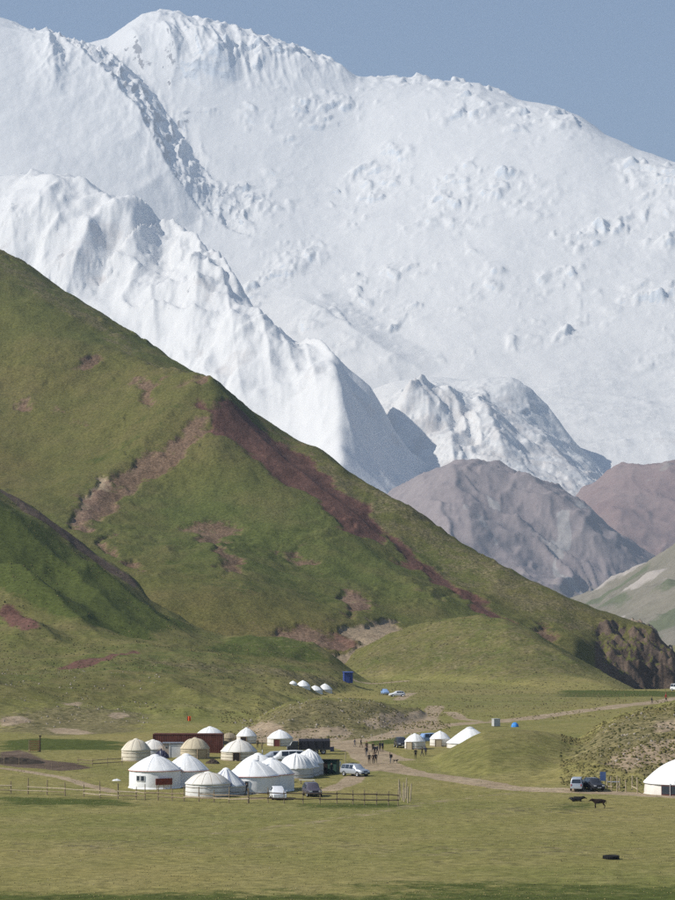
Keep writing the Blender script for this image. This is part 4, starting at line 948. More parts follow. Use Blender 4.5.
def car(label, px, py, kind, paint, rz, D=None, name='parked_car', cat='car', rack=False, group='vehicles parked about the camp', scale=1.0):
    p = spot(px, py, D); S = SHAPES[kind]; st = S['st']
    t = thing(name, label, cat, p, rz, group); t.scale = (scale,) * 3
    ring = []
    for (y, w, zb, zl, zt, wt) in st:
        ring.append([(-w * .86, y, zb), (-w, y, zb + .12), (-w * 1.0, y, (zb + zl) / 2 + .05), (-w * .97, y, zl), (-wt, y, zt - .06), (-wt * .9, y, zt), (wt * .9, y, zt), (wt, y, zt - .06), (w * .97, y, zl), (w, y, (zb + zl) / 2 + .05), (w, y, zb + .12), (w * .86, y, zb)])
    n = 12; mb = MB(); vs = [q for r in ring for q in r]
    fs = [(k * n + i, k * n + (i + 1) % n, (k + 1) * n + (i + 1) % n, (k + 1) * n + i) for k in range(len(ring) - 1) for i in range(n)]
    fs += [tuple(range(n - 1, -1, -1)), tuple(range((len(ring) - 1) * n, len(ring) * n))]
    body = part('body', mb.add(vs, fs), paint, t, True)
    bv = body.modifiers.new('edge', 'BEVEL'); bv.width = .03; bv.segments = 1; bv.limit_method = 'ANGLE'; bv.angle_limit = 0.6
    def lerp(a, b, q): return Vector(a) + (Vector(b) - Vector(a)) * q
    def pane(nm, a, b, c, d, out):
        q = [Vector(a), Vector(b), Vector(c), Vector(d)]; m = sum(q, Vector()) / 4
        q = [m + (v - m) * .90 + Vector(out) for v in q]
        return part(nm, MB().slab(q, Vector(out) * -1.2), 'glass', t)
    a, b, c, d, e = S['glass']
    for sx, i0, i1 in ((-1, 3, 4), (1, 8, 7)):
        for k0, k1 in ((b, c), (c, d)):
            halves = ((0, .5), (.5, 1)) if k0 == b else ((0, 1),)
            for (h0, h1) in halves:
                lo0, lo1 = lerp(ring[k0][i0], ring[k1][i0], h0), lerp(ring[k0][i0], ring[k1][i0], h1); hi0, hi1 = lerp(ring[k0][i1], ring[k1][i1], h0), lerp(ring[k0][i1], ring[k1][i1], h1)
                pane('side_window', lo0, lo1, hi1, hi0, (sx * .018, 0, .006))
        # quarter glass over the front edge
    pane('windscreen', lerp(ring[a][4], ring[b][4], .12), lerp(ring[a][7], ring[b][7], .12), lerp(ring[a][7], ring[b][7], .94), lerp(ring[a][4], ring[b][4], .94), (0, -.02, .02))
    pane('rear_window', lerp(ring[e][4], ring[d][4], .15), lerp(ring[e][7], ring[d][7], .15), lerp(ring[e][7], ring[d][7], .92), lerp(ring[e][4], ring[d][4], .92), (0, .025, .01))
    wr = S['wr']; hw = .93 if kind != 'hatch' else .85
    for sx in (-1, 1):
        for y in S['wy']:
            x = sx * (hw - .10)
            wh = part('wheel', MB().lathe_x([(wr * .62, -.11), (wr * .94, -.11), (wr, -.07), (wr, .07), (wr * .94, .11), (wr * .62, .11)], 18, (0, 0, 0)), 'tyre', t, True); wh.location = (x, y, wr - .02)
            part('rim', MB().lathe_x([(.001, sx * .07), (wr * .22, sx * .085), (wr * .3, sx * .06), (wr * .58, sx * .09), (wr * .64, sx * .11)], 14, (0, 0, 0)), 'chrome', wh)
    f = st[1]; r = st[-2]
    for sx in (-1, 1):
        part('headlight', MB().box((sx * f[1] * .70, f[0] - .045, f[3] - .13), (.34, .10, .16), tx=.85), 'lamp', t)
        part('tail_light', MB().box((sx * r[1] * .84, r[0] + .03, r[3] - .12), (.16, .08, .30)), 'tail', t)
        part('mirror', MB().box((sx * (st[b][1] + .09), st[a][0] + .35, st[a][3] + .12), (.18, .10, .13), tx=.8), paint, t)
    part('grille', MB().box((0, f[0] - .055, f[3] - .16), (.72, .07, .13)), 'plasticblack', t)
    part('front_bumper', MB().box((0, f[0] - .07, f[2] + .14), (f[1] * 1.86, .16, .20), tx=.97), 'plasticblack' if kind == 'suv' else paint, t)
    part('rear_bumper', MB().box((0, r[0] + .05, r[2] + .12), (r[1] * 1.86, .14, .20), tx=.97), 'plasticblack' if kind == 'suv' else paint, t)
    part('number_plate', MB().box((0, f[0] - .155, f[2] + .16), (.5, .02, .11)), 'frame', t)
    if rack:
        mb = MB(); zt = st[c][4]
        for sx in (-1, 1): mb.tube((sx * .58, st[b][0] + .2, zt + .08), (sx * .58, st[c][0], zt + .1), .025)
        for q in (.25, .6, .95): mb.tube((-.58, st[b][0] + q * 1.6, zt + .09), (.58, st[b][0] + q * 1.6, zt + .09), .02)
        part('roof_rack', mb, 'plasticblack', t)
    return t
R = math.radians
car('low white hatchback seen from the front beside the fence', 278, 799, 'hatch', 'p_white', R(8), scale=1.08)
car('dark plum-grey off-roader parked right of the white hatchback', 312, 796, 'suv', 'p_plum', R(12))
car('silver off-roader with dark windows parked alone beside the dirt road', 355, 776, 'suv', 'p_silver', R(42), rack=True)
car('white van with long flat roof behind the ribbed yurts', 289, 763, 'van', 'p_white', R(-80), name='white_van', cat='van')
car('pale blue-white estate car just left of the flat-roofed van', 273, 761, 'hatch', 'p_silver', R(-68), scale=1.05)
car('dark off-roader half hidden beside the cream-white yurt', 401, 752, 'suv', 'p_dark', R(8), D=452)
car('blue-white van glimpsed between the two cream-white yurts', 428.5, 752, 'van', 'p_blue', R(-60), D=470, name='blue_van', cat='van', scale=.85)
car('silver van with its back turned at the foot of the right knoll', 577, 790, 'van', 'p_silver', R(172), name='silver_van', cat='van', scale=.86)
car('black off-roader parked next to the blue sign', 593.5, 790, 'suv', 'p_dark', R(16), scale=.92)
car('small white car far out on the terrace meadow', 397, 696.5, 'hatch', 'p_white', R(-82))
car('small blue car far out on the terrace, left of the white one', 385, 694.5, 'hatch', 'p_blue', R(10))
car('white camper glinting at the far right edge below the dark bluff', 678.5, 692.5, 'van', 'p_white', R(30), D=735, name='white_van', cat='van')

p = spot(307, 754); t = thing('covered_truck', 'black canvas-covered truck behind the small white yurt with red door', 'truck', p, R(-86), 'vehicles parked about the camp')
part('cargo_cover', MB().slab([(-1.15, -1.3, 0.95), (1.15, -1.3, 0.95), (1.18, -1.3, 2.15), (0.7, -1.3, 2.45), (-0.7, -1.3, 2.45), (-1.18, -1.3, 2.15)], (0, 5.0, 0)), 'tarp', t)
part('cargo_bed', MB().box((0, 1.2, 0.82), (2.3, 5.1, 0.24)), 'p_dark', t)
cb = part('cab', MB().slab([(-1.0, -3.25, 0.6), (-1.0, -1.45, 0.6), (-1.0, -1.45, 2.1), (-1.0, -2.3, 2.1), (-1.0, -2.75, 1.4), (-1.0, -3.25, 1.25)], (2.0, 0, 0)), 'p_dark', t)
part('windscreen', MB().slab([(-.85, -2.74, 1.46), (.85, -2.74, 1.46), (.85, -2.36, 2.02), (-.85, -2.36, 2.02)], (0, -.04, .03)), 'glass', t)
for sx in (-1, 1):
    part('side_window', MB().box((sx * 1.01, -1.95, 1.7), (.03, .75, .5)), 'glass', t)
    part('headlight', MB().box((sx * .75, -3.28, 1.0), (.25, .06, .2)), 'lamp', t)
    for y in (-2.45, 1.4, 2.6):
        wh = part('wheel', MB().lathe_x([(.28, -.13), (.43, -.13), (.46, -.08), (.46, .08), (.43, .13), (.28, .13)], 16, (0, 0, 0)), 'tyre', t, True); wh.location = (sx * .98, y, .45)
        part('rim', MB().lathe_x([(.001, sx * .06), (.12, sx * .10), (.29, sx * .12)], 12, (0, 0, 0)), 'steel', wh)
mb = MB()
for k in range(5): mb.path([(-1.2, -1.25 + k * 1.22, .95), (-1.2, -1.25 + k * 1.22, 2.15), (-.72, -1.25 + k * 1.22, 2.48), (.72, -1.25 + k * 1.22, 2.48), (1.2, -1.25 + k * 1.22, 2.15), (1.2, -1.25 + k * 1.22, .95)], .03, 5)
part('cover_hoops', mb, 'tarp', t)

# ------------------------------------------------------------------ container, huts, kiosk
p = spot(188, 753); L = 70 / (FPX / p.y); H = 3.1; W = 2.4
t = thing('shipping_container', 'long dark red corrugated shipping container behind the yurts', 'container', (p.x, p.y + W / 2, p.z), R(-2))
def corrugated(mb, x0, x1, y, z0, z1, d, pitch=.28):
    n = int((x1 - x0) / pitch); vs = []
    for k in range(n):
        a = x0 + (x1 - x0) * k / n; s_ = (x1 - x0) / n
        for (q, dy) in ((0, 0), (.25, 0), (.4, d), (.85, d)): vs.append((a + q * s_, y + dy))
    vs.append((x1, y)); m = len(vs)
    return mb.add([(x, yy, z0) for x, yy in vs] + [(x, yy, z1) for x, yy in vs], [(i, i + 1, m + i + 1, m + i) for i in range(m - 1)])
part('side_panel', corrugated(MB(), -L / 2 + .12, L / 2 - .12, -W / 2, .15, H - .1, .05), 'rust', t)
part('side_panel', corrugated(MB(), -L / 2 + .12, L / 2 - .12, W / 2, .15, H - .1, -.05), 'rust', t)
part('roof_panel', MB().box((0, 0, H - .05), (L - .2, W - .1, .06)), 'rust', t)
part('end_panel', MB().box((-L / 2 + .08, 0, H / 2), (.06, W - .2, H - .2)), 'rust', t)
dr = part('end_door', MB().box((L / 2 - .08, 0, H / 2), (.06, W - .2, H - .2)), 'rust', t)
mb = MB()
for y in (-.7, -.25, .25, .7): mb.tube((L / 2 - .02, y, .2), (L / 2 - .02, y, H - .2), .025)
part('lock_bar', mb, 'steel', dr)
for sx in (-1, 1):
    for sy in (-1, 1): part('corner_post', MB().box((sx * (L / 2 - .06), sy * (W / 2 - .03), H / 2), (.14, .16, H)), 'rust', t)
for sy in (-1, 1):
    part('top_rail', MB().box((0, sy * (W / 2 - .01), H - .04), (L - .26, .12, .12)), 'rust', t); part('bottom_rail', MB().box((0, sy * (W / 2 - .01), .1), (L - .26, .12, .14)), 'rust', t)

p = spot(173.5, 757.5); s = FPX / p.y
t = thing('camp_hut', 'small hut of beige and white panels in front of the red container', 'hut', (p.x, p.y + .9, p.z), 0)
part('beige_panel', MB().box((-1.25, -.8, 1.1), (1.0, .08, 2.2)), 'beigepaint', t); part('corner_post', MB().box((-.62, -.82, 1.15), (.22, .14, 2.3)), 'frame', t)
dd = part('door', MB().box((.45, -.8, 1.05), (1.85, .08, 2.1)), 'whitepanel', t); part('handle', MB().box((1.2, -.87, 1.0), (.05, .06, .18)), 'steel', dd)
w_ = part('window', MB().box((-1.15, -.86, 1.65), (.4, .05, .3)), 'frame', t); part('pane', MB().box((-1.15, -.89, 1.65), (.3, .02, .2)), 'glass', w_)
part('side_wall', MB().box((-1.72, 0, 1.1), (.08, 1.6, 2.2)), 'beigepaint', t); part('side_wall', MB().box((1.42, 0, 1.1), (.08, 1.6, 2.2)), 'whitepanel', t); part('back_wall', MB().box((-.15, .8, 1.1), (3.1, .08, 2.2)), 'whitepanel', t)
part('roof', MB().box((-.15, 0, 2.28), (3.4, 2.0, .09), rx=.05), 'steel', t)

p = spot(330, 774); t = thing('kiosk', 'dark green wooden kiosk with flat dark roof beside the ribbed yurts', 'kiosk', (p.x, p.y + 1, p.z), R(-14))
for k in range(9): part('board', MB().box((-1.05 + k * .262, -.9, .98), (.25, .05, 1.96)), 'greenpaint', t)
part('side_wall', MB().box((-1.18, 0, .98), (.06, 1.8, 1.96)), 'greenpaint', t); part('side_wall', MB().box((1.18, 0, .98), (.06, 1.8, 1.96)), 'greenpaint', t); part('back_wall', MB().box((0, .9, .98), (2.3, .05, 1.96)), 'greenpaint', t)
part('doorway', MB().box((-.55, -.935, .9), (.8, .03, 1.75)), 'darkin', t)
part('roof', MB().box((.1, -.1, 2.05), (3.0, 2.4, .10), rx=-.06), 'tarp', t)

p = spot(348, 683); s = FPX / p.y; w = 8.6 / s; h = 10.5 / s
t = thing('blue_hut', 'tall blue sheet-metal hut alone on the far terrace', 'hut', (p.x, p.y + w / 2, p.z), R(8))
for (nm, y) in (('front_panel', -w / 2), ('back_panel', w / 2)): part(nm, corrugated(MB(), -w / 2, w / 2, y, 0, h, .06, .3), 'bluehut', t)
for sx in (-1, 1):
    o = part('side_panel', corrugated(MB(), -w / 2, w / 2, 0, 0, h, .05, .3), 'bluehut', t); o.rotation_euler.z = math.pi / 2; o.location.x = sx * w / 2
part('roof', MB().box((0, -.1, h + .06), (w + .4, w + .5, .12), rx=.06), 'bluehut', t)
d = part('door', MB().box((-.2, -w / 2 - .04, h * .42), (w * .45, .05, h * .8)), 'bluehut', t); part('handle', MB().box((.2, -w / 2 - .09, h * .42), (.06, .05, .2)), 'steel', d)

p = spot(496, 726.3); t = thing('storage_box', 'pale grey box standing on the ridge left of the blue tent', 'box', p, R(20))
part('shell', MB().box((0, 0, .75), (1.35, 1.2, 1.4), tx=.97, ty=.97), 'greypanel', t); part('lid', MB().box((0, 0, 1.49), (1.42, 1.28, .09)), 'greypanel', t); part('skid', MB().box((0, -.4, .02), (1.3, .14, .1)), 'wood', t)

p = spot(515, 727); t = thing('dome_tent', 'small bright blue dome tent beside the dirt road', 'tent', p, R(15))
part('canopy', MB().lathe([(.72, 0), (.70, .25), (.58, .58), (.36, .82), (.14, .92), (.001, .94)], 24, lambda r, z, a: (r * (1 + .07 * abs(math.cos(a * 2))), z)), 'bluetent', t, True)
part('doorway', MB().lathe([(.725, .02), (.66, .42), (.50, .70)], 6, None, -.35, .35), 'bluesign', t)
for a in (0.78, 2.36): part('pole', MB().path([(math.sin(a) * .78 * math.cos(q), math.cos(a) * .78 * math.cos(q), .97 * math.sin(q)) for q in [math.pi * k / 10 for k in range(11)]], .015, 5), 'steel', t)

p = spot(187, 727, D=545); t = thing('orange_flag', 'small orange flag on a thin pole behind the red container', 'flag', p, 0)
zf = at(187, 716, p.y).z - p.z
part('pole', MB().tube((0, 0, -.2), (0, 0, zf), .03), 'steel', t)
mb = MB(); n = 6
for k in range(n): mb.quad(*[(.75 * q / n, .10 * math.sin(q * 1.6), zf - 1.15 * z_ - .05) for q, z_ in ((k, 1), (k + 1, 1), (k + 1, 0), (k, 0))])
part('cloth', mb, 'orangeflag', t)

p = spot(34, 752); t = thing('timber_stand', 'small orange-brown plank stand with a tall dark post on the left meadow', 'stand', p, R(15))
for sx in (-1, 1):
    for sy in (-1, 1): part('post', MB().tube((sx * .75, sy * .6, -.2), (sx * .75, sy * .6, 2.0), .06), 'wood', t)
for k in range(5): part('plank', MB().box((0, -.66, .35 + k * .36), (1.6, .05, .22)), 'orangewood', t)
part('floor_board', MB().box((0, 0, .3), (1.6, 1.3, .06)), 'wood', t); part('tall_post', MB().tube((.95, -.3, -.2), (.95, -.3, 2.6), .13, .09), 'darkwood', t); part('cap', MB().box((.95, -.3, 2.62), (.4, .3, .16)), 'darkwood', t)

p = spot(603, 789); t = thing('blue_sign', 'square blue sign board on posts beside the black off-roader', 'sign', p, R(4))
part('panel', MB().box((0, 0, 1.65), (.78, .05, 1.2)), 'bluesign', t)
for sx in (-1, 1): part('post', MB().tube((sx * .3, .05, -.1), (sx * .3, .05, 1.9), .035), 'steel', t)
p = spot(613, 788); t = thing('plank_table', 'blue-grey plank table behind the right fence of thin posts', 'table', p, R(-4))
for k in range(3): part('board', MB().box((0, -.25 + k * .25, .82), (1.7, .23, .05)), 'stripe', t)
for sx in (-1, 1): part('trestle', MB().path([(sx * .7, -.3, 0), (sx * .7, 0, .8), (sx * .7, .3, 0)], .03), 'wood', t)

p = spot(339, 770.5); t = thing('notice_board', 'pale grey notice board on a post right of the green kiosk', 'sign', p, R(10))
part('panel', MB().box((0, 0, .95), (.62, .04, .75)), 'greypanel', t); part('post', MB().tube((0, .04, -.1), (0, .04, 1.3), .04), 'wood', t)
p = spot(339, 764); t = thing('road_barrier', 'dark barrier arm on a pale post by the road into the camp', 'barrier', p, R(4))
part('post', MB().tube((1.0, 0, -.1), (1.0, 0, 2.0), .06), 'palewood', t); part('arm', MB().box((-.2, 0, 1.95), (2.5, .09, .10)), 'p_dark', t); part('banner', MB().slab([(-1.35, -.03, 1.98), (-.75, -.03, 1.98), (-.8, -.03, 2.7), (-1.4, -.03, 2.62)], (0, .03, 0)), 'bluetarp', t)
p = spot(307, 784); t = thing('plank_bench', 'white plank laid on short trestles right of the ribbed yurts', 'bench', p, R(-12))
part('plank', MB().box((0, 0, .55), (2.2, .3, .08)), 'whitepanel', t)
for sx in (-1, 1): part('trestle', MB().box((sx * .85, 0, .25), (.1, .28, .54)), 'wood', t)
p = spot(282, 788.5); t = thing('porch_canopy', 'small pale canopy on posts behind the low white hatchback', 'canopy', p, R(5))
part('roof', MB().box((0, 0, 1.85), (1.3, 1.1, .10), rx=.08), 'whitepanel', t)
for sx in (-1, 1):
    for sy in (-1, 1): part('post', MB().tube((sx * .58, sy * .48, -.1), (sx * .58, sy * .48, 1.82), .035), 'wood', t)
def heap(px, py, name, label, cat, mat, w, d, h, seed, n=1, lumps=None):
    p = spot(px, py); mb = MB(); r2 = random.Random(seed); nx, ny = 20, 12; vs = []
    for j in range(ny + 1):
        for i in range(nx + 1):
            u, v = i / nx * 2 - 1, j / ny * 2 - 1; k = max(0, 1 - (abs(u) ** 2.4 + abs(v) ** 2.4) ** (1 / 2.4)) ** .55
            vs.append((u * w / 2, v * d / 2, h * k * (.75 + .5 * r2.random()) - .06 if k > 0 else -.08))
    mb.add(vs, [(j * (nx + 1) + i, j * (nx + 1) + i + 1, (j + 1) * (nx + 1) + i + 1, (j + 1) * (nx + 1) + i) for j in range(ny) for i in range(nx)])
    o = part(name, mb, mat, None); o.location = p; tag(o, label, cat); return o
heap(161.5, 758, 'tarpaulin_heap', 'goods heaped under a dark blue tarpaulin beside the grey-white yurt', 'heap', 'bluetarp', 2.6, 1.8, 1.35, 3)
heap(212.5, 763.5, 'scrap_heap', 'low dark heap of scrap before the beige felt yurt', 'heap', 'darkwood', 2.3, 1.6, .75, 4)
heap(116.5, 780.5, 'crumpled_sheet', 'crumpled white sheet lying on the grass left of the white yurts', 'sheet', 'white', 1.3, 1.3, .28, 5)
heap(10, 763, 'manure_bank', 'long dark bank of dug earth left of the camp', 'heap', 'dung', 11, 8, .9, 6)

# ------------------------------------------------------------------ fences
def fence(label, posts, heights, rails, mat='wood', r=.055, group='wooden fences', railmat=None, skip=(), lean=0.05):
    """posts: surveyed feet; rails: heights up the post"""
    pts = [spot(*q) for q in posts]; c = pts[len(pts) // 2]
    t = thing('wooden_fence', label, 'fence', c, 0, group); rr = random.Random(len(posts) * 7 + int(posts[0][0]))
    tops = []
    for k, q in enumerate(pts):
        h = heights[k % len(heights)]; l = q - c; dx, dy = rr.uniform(-lean, lean), rr.uniform(-lean, lean)
        part('post', MB().tube((l.x, l.y, l.z - .25), (l.x + dx, l.y + dy, l.z + h), r * rr.uniform(.8, 1.15), r * .75), mat, t)
        tops.append((l, Vector((dx, dy, h)), h))
    for k in range(len(pts) - 1):
        for j, z in enumerate(rails):
            if (k, j) in skip: continue
            a = tops[k][0] + Vector((0, -.06, z + rr.uniform(-.06, .06))); b = tops[k + 1][0] + Vector((0, -.06, z + rr.uniform(-.08, .08)))
            d = (b - a).normalized() * .12; rm = (railmat or [mat])[rr.randrange(len(railmat or [mat]))]
            part('rail', MB().tube(a - d, b + d, rr.uniform(.05, .08)), rm, t)
    return t
fence('long rail fence before the meadow left of the white yurts', [(-8, 793), (11, 793.5), (28, 794), (47, 795), (65, 796), (84, 797), (100, 798), (118, 799)], (1.8, 1.6, 2.1, 2.0), (.45, .95), 'wood', .085, railmat=['wood', 'palewood', 'palewood'], skip={(1, 1), (4, 0), (6, 1)})
fence('rail fence running along the fronts of the white and patched yurts', [(118, 799), (136, 799.5), (145, 800), (158, 800.5), (172, 801), (184, 801.5), (199, 802), (214, 802.5), (229, 803), (248, 803.5)], (1.9, 1.6, 2.0), (.5, .95), 'wood', .075, railmat=['wood', 'palewood', 'wood'], skip={(2, 0), (5, 1)})
fence('dark rail fence below the two cars right of the camp', [(249, 803), (268, 803.3), (284, 803.5), (303, 803.8), (320, 804), (337, 804.3), (353, 804.5), (364.5, 804.8), (376.5, 805), (388.5, 805.3), (398, 805.6)], (1.75, 1.9, 1.6), (.62, 1.28), 'wood', .07, railmat=['darkwood'])
fence('cluster of pale stripped poles ending the dark rail fence', [(399.5, 800), (401, 797.5), (402.5, 800.5), (404, 802), (406, 798.5), (408, 803), (410, 801.5)], (2.6, 2.0, 2.2, 1.7), (), 'palewood', .10, lean=.2)
fence('little grey rail fence in front of the cream felt yurt', [(78, 766), (92.5, 766.5), (107.5, 765.5), (122, 765)], (1.3, 1.2), (.45, .95), 'wood', .05)
fence('row of thin pale posts between the blue sign and the right edge yurt', [(607, 790.5), (611.5, 791), (617, 791.8), (619.5, 790), (626, 792.3), (632, 790), (637.5, 793.5)], (1.6, 1.9, 2.1, 1.5), (.5,), 'palewood', .085, lean=.1, skip={(1, 0), (3, 0), (4, 0)})
fence('thin dark posts beside the brown bank at the left edge', [(4, 766), (19, 767), (52, 770)], (1.5, 1.7), (), 'wood', .05)

# ------------------------------------------------------------------ people and animals: grown from jointed skeletons into one skin
def grow(name, verts, edges, radii, sub=2):
    me = bpy.data.meshes.new(name); me.from_pydata(verts, edges, []); me.update()
    o = bpy.data.objects.new(name, me); COL.objects.link(o)
    sk = o.modifiers.new('skin', 'SKIN'); sk.use_smooth_shade = True
    for v, r_ in zip(me.skin_vertices[0].data, radii): v.radius = (r_, r_) if isinstance(r_, float) else r_; v.use_root = False
    me.skin_vertices[0].data[0].use_root = True
    sb = o.modifiers.new('sub', 'SUBSURF'); sb.levels = sub; sb.render_levels = sub
    return o
GROWN = []
def finish_grown():
    dg = bpy.context.evaluated_depsgraph_get(); out = []
    for o in GROWN:
        out.append(bpy.data.meshes.new_from_object(o.evaluated_get(dg)))
    for o in GROWN: bpy.data.objects.remove(o)
    return out
def person_skel(pose):
    V = []; E = []; Rr = []
    def v(x, y, z, r_): V.append((x, y, z)); Rr.append(r_); return len(V) - 1
    st = {'stand': (0.04, -0.04), 'walk': (0.22, -0.24), 'lean': (0.02, -0.1)}[pose]
    pel = v(0, 0, .92, (.155, .11)); be = v(0, -.01, 1.08, (.14, .10)); ch = v(0, -.02 if pose != 'lean' else -.08, 1.30, (.17, .115)); nk = v(0, -.01 if pose != 'lean' else -.12, 1.46, .055)
    E.extend([(pel, be), (be, ch), (ch, nk)])
    oy = V[nk][1]
    hd0 = v(0, oy - .02, 1.55, (.068, .078)); hd = v(0, oy - .015, 1.64, (.077, .095)); ht = v(0, oy, 1.72, (.06, .075)); E.extend([(nk, hd0), (hd0, hd), (hd, ht)])
    hands = []
    for s_, fy in ((-1, st[0]), (1, st[1])):
        hip = v(s_ * .10, 0, .86, .092); kn = v(s_ * .11, fy * .6 - .03, .48, .06); an = v(s_ * .115, fy + .02, .10, .042); toe = v(s_ * .13, fy - .15, .045, .036)
        E.extend([(pel, hip), (hip, kn), (kn, an), (an, toe)])
        sh = v(s_ * .20, V[ch][1], 1.39, .066); el = v(s_ * .27, -fy * .5 + .05, 1.12, .046); wr = v(s_ * .27, -fy * .9 - .07, .90, .033); pm = v(s_ * .265, -fy - .10, .83, (.036, .02))
        E.extend([(ch, sh), (sh, el), (el, wr), (wr, pm)]); hands.append((V[pm], s_))
    return V, E, Rr, hands
poses = {}
for pz in ('stand', 'walk', 'lean'):
    V_, E_, R_, h_ = person_skel(pz); o = grow('body_' + pz, V_, E_, R_); GROWN.append(o); poses[pz] = (len(GROWN) - 1, h_, V_)
def cow_skel(lying):
    V = []; E = []; Rr = []
    def v(x, y, z, r_): V.append((x, y, z)); Rr.append(r_); return len(V) - 1
    dz = -.62 if lying else 0
    rump = v(0, .62, 1.02 + dz, (.24, .26)); mid = v(0, 0, .98 + dz, (.30, .33)); chest = v(0, -.55, .98 + dz, (.25, .31)); nk = v(0, -.86, 1.12 + dz, (.14, .19)); pl = v(0, -1.06, 1.22 + dz, (.12, .14)); mz = v(0, -1.36, 1.05 + dz, (.075, .08)); tail0 = v(0, .86, 1.08 + dz, .05); tail1 = v(0, .93, .55 + dz * .5, .028)
    E.extend([(rump, mid), (mid, chest), (chest, nk), (nk, pl), (pl, mz), (rump, tail0), (tail0, tail1)])
    for s_ in (-1, 1):
        ear = v(s_ * .2, -1.0, 1.27 + dz, .03); E.append((pl, ear))
        if not lying:
            h0 = v(s_ * .17, .58, .82, .13); st_ = v(s_ * .18, .48 - .06 * s_, .60, .08); hk = v(s_ * .18, .74 - .06 * s_, .40, .055); ft = v(s_ * .18, .68 - .06 * s_, .04, .05); E.extend([(rump, h0), (h0, st_), (st_, hk), (hk, ft)])
            f0 = v(s_ * .16, -.55, .72, .10); kn = v(s_ * .16, -.58 - .08 * s_, .40, .056); ff = v(s_ * .16, -.54 - .08 * s_, .04, .05); E.extend([(chest, f0), (f0, kn), (kn, ff)])
        else:
            h0 = v(s_ * .26, .45, .26, .13); hk = v(s_ * .36, .15, .10, .07); ft = v(s_ * .34, .45, .06, .05); E.extend([(rump, h0), (h0, hk), (hk, ft)])
            f0 = v(s_ * .2, -.55, .2, .10); kn = v(s_ * .22, -.80, .09, .06); ff = v(s_ * .2, -.55, .05, .05); E.extend([(chest, f0), (f0, kn), (kn, ff)])
    return V, E, Rr
for ly in (False, True): GROWN.append(grow('cow_body', *cow_skel(ly)))
def dog_skel():
    V = [(0, .28, .46), (0, 0, .45), (0, -.28, .46), (0, -.42, .58), (0, -.56, .54), (0, .42, .52), (0, .55, .62)]; E = [(0, 1), (1, 2), (2, 3), (3, 4), (0, 5), (5, 6)]; Rr = [.09, .10, .12, .075, .04, .03, .02]
    for s_ in (-1, 1):
        k = len(V); V += [(s_ * .08, .26, .32), (s_ * .08, .34, .18), (s_ * .08, .28, .02), (s_ * .08, -.26, .28), (s_ * .08, -.27, .02)]; Rr += [.05, .03, .026, .045, .026]; E += [(0, k), (k, k + 1), (k + 1, k + 2), (2, k + 3), (k + 3, k + 4)]
    return V, E, Rr
GROWN.append(grow('dog_body', *dog_skel()))
MESH = finish_grown()
NB = 3
def person(label, px, py, jacket='black', trousers='navy', pose='stand', face=0.0, hat=None, h=1.72, D=None, group='people walking in the camp', bag=None):
    p = spot(px, py, D); idx, hands, V_ = poses[pose]
    me = MESH[idx].copy(); me.name = 'body'
    me.materials.clear()
    for m_ in (CLOTH[jacket], CLOTH[trousers], M['skin'], M['plasticblack']): me.materials.append(m_)
    bm = bmesh.new(); bm.from_mesh(me); hp = [(Vector(q), s_) for q, s_ in hands]
    for f in bm.faces:
        c = f.calc_center_median(); f.smooth = True
        if c.z > 1.49: f.material_index = 2
        elif min((c - q).length for q, _ in hp) < .10: f.material_index = 2
        elif c.z < .10: f.material_index = 3
        elif c.z < .88 and abs(c.x) < .21: f.material_index = 1
        else: f.material_index = 0
    # five fingers on each hand, nose, ears
    mb = MB()
    for q, s_ in hp:
        for k, (dx, ln) in enumerate(((-.024, .058), (-.008, .07), (.008, .075), (.024, .066))):
            a = q + Vector((dx, -.004, -.02)); b_ = a + Vector((dx * .15, -.012, -ln * .6)); mb.tube(a, b_, .009, .0085, 5); mb.tube(b_, b_ + Vector((0, -.022, -ln * .4)), .0085, .007, 5)
        a = q + Vector((-s_ * .02, -.015, .005)); b_ = a + Vector((-s_ * .025, -.02, -.025)); mb.tube(a, b_, .011, .010, 5); mb.tube(b_, b_ + Vector((-s_ * .004, -.012, -.025)), .010, .008, 5)
    oy = V_[3][1]
    mb.tube((0, oy - .10, 1.645), (0, oy - .125, 1.61), .008, .016, 5)
    for s_ in (-1, 1): mb.box((s_ * .079, oy - .005, 1.635), (.016, .035, .06))
    fm = bpy.data.meshes.new('fingers'); fm.from_pydata(mb.v, [], mb.f); fm.update()
    n0 = len(bm.faces); bm.from_mesh(fm); bm.faces.ensure_lookup_table()
    for f in bm.faces[n0:]: f.material_index = 2
    bm.to_mesh(me); bm.free(); bpy.data.meshes.remove(fm)
    o = bpy.data.objects.new('person', me); COL.objects.link(o); o.location = p; o.rotation_euler.z = face; s_ = h / 1.78; o.scale = (s_,) * 3
    tag(o, label, 'person', group)
    part('hair', MB().lathe([(.081, 1.63), (.090, 1.68), (.083, 1.73), (.05, 1.775), (.001, 1.785)], 12, None, .55, 2 * math.pi - .55, (0, oy - .008, 0)), 'hair', o, True)
    if hat:
        part('hat', MB().lathe([(.125 if hat == 'white' else .095, 1.695), (.092, 1.70), (.085, 1.76), (.05, 1.80), (.001, 1.805)], 14, None, 0, 2 * math.pi, (0, oy - .01, 0)), CLOTH[hat], o, True)
    if bag:
        part('backpack', MB().box((0, .17, 1.22), (.30, .18, .44), tx=.85, ty=.8), CLOTH[bag], o)
    return o
person('person in black with pale shoes standing by the two-windowed yurt', 246.5, 796, 'black', 'black', 'walk', R(70))
person('person in dark clothes standing before the green kiosk', 331.5, 774.5, 'black', 'navy', 'stand', R(20))
person('person in navy at the far bend of the camp road, left of a pair', 354.8, 747, 'navy', 'grey', 'walk', R(100), h=1.5)
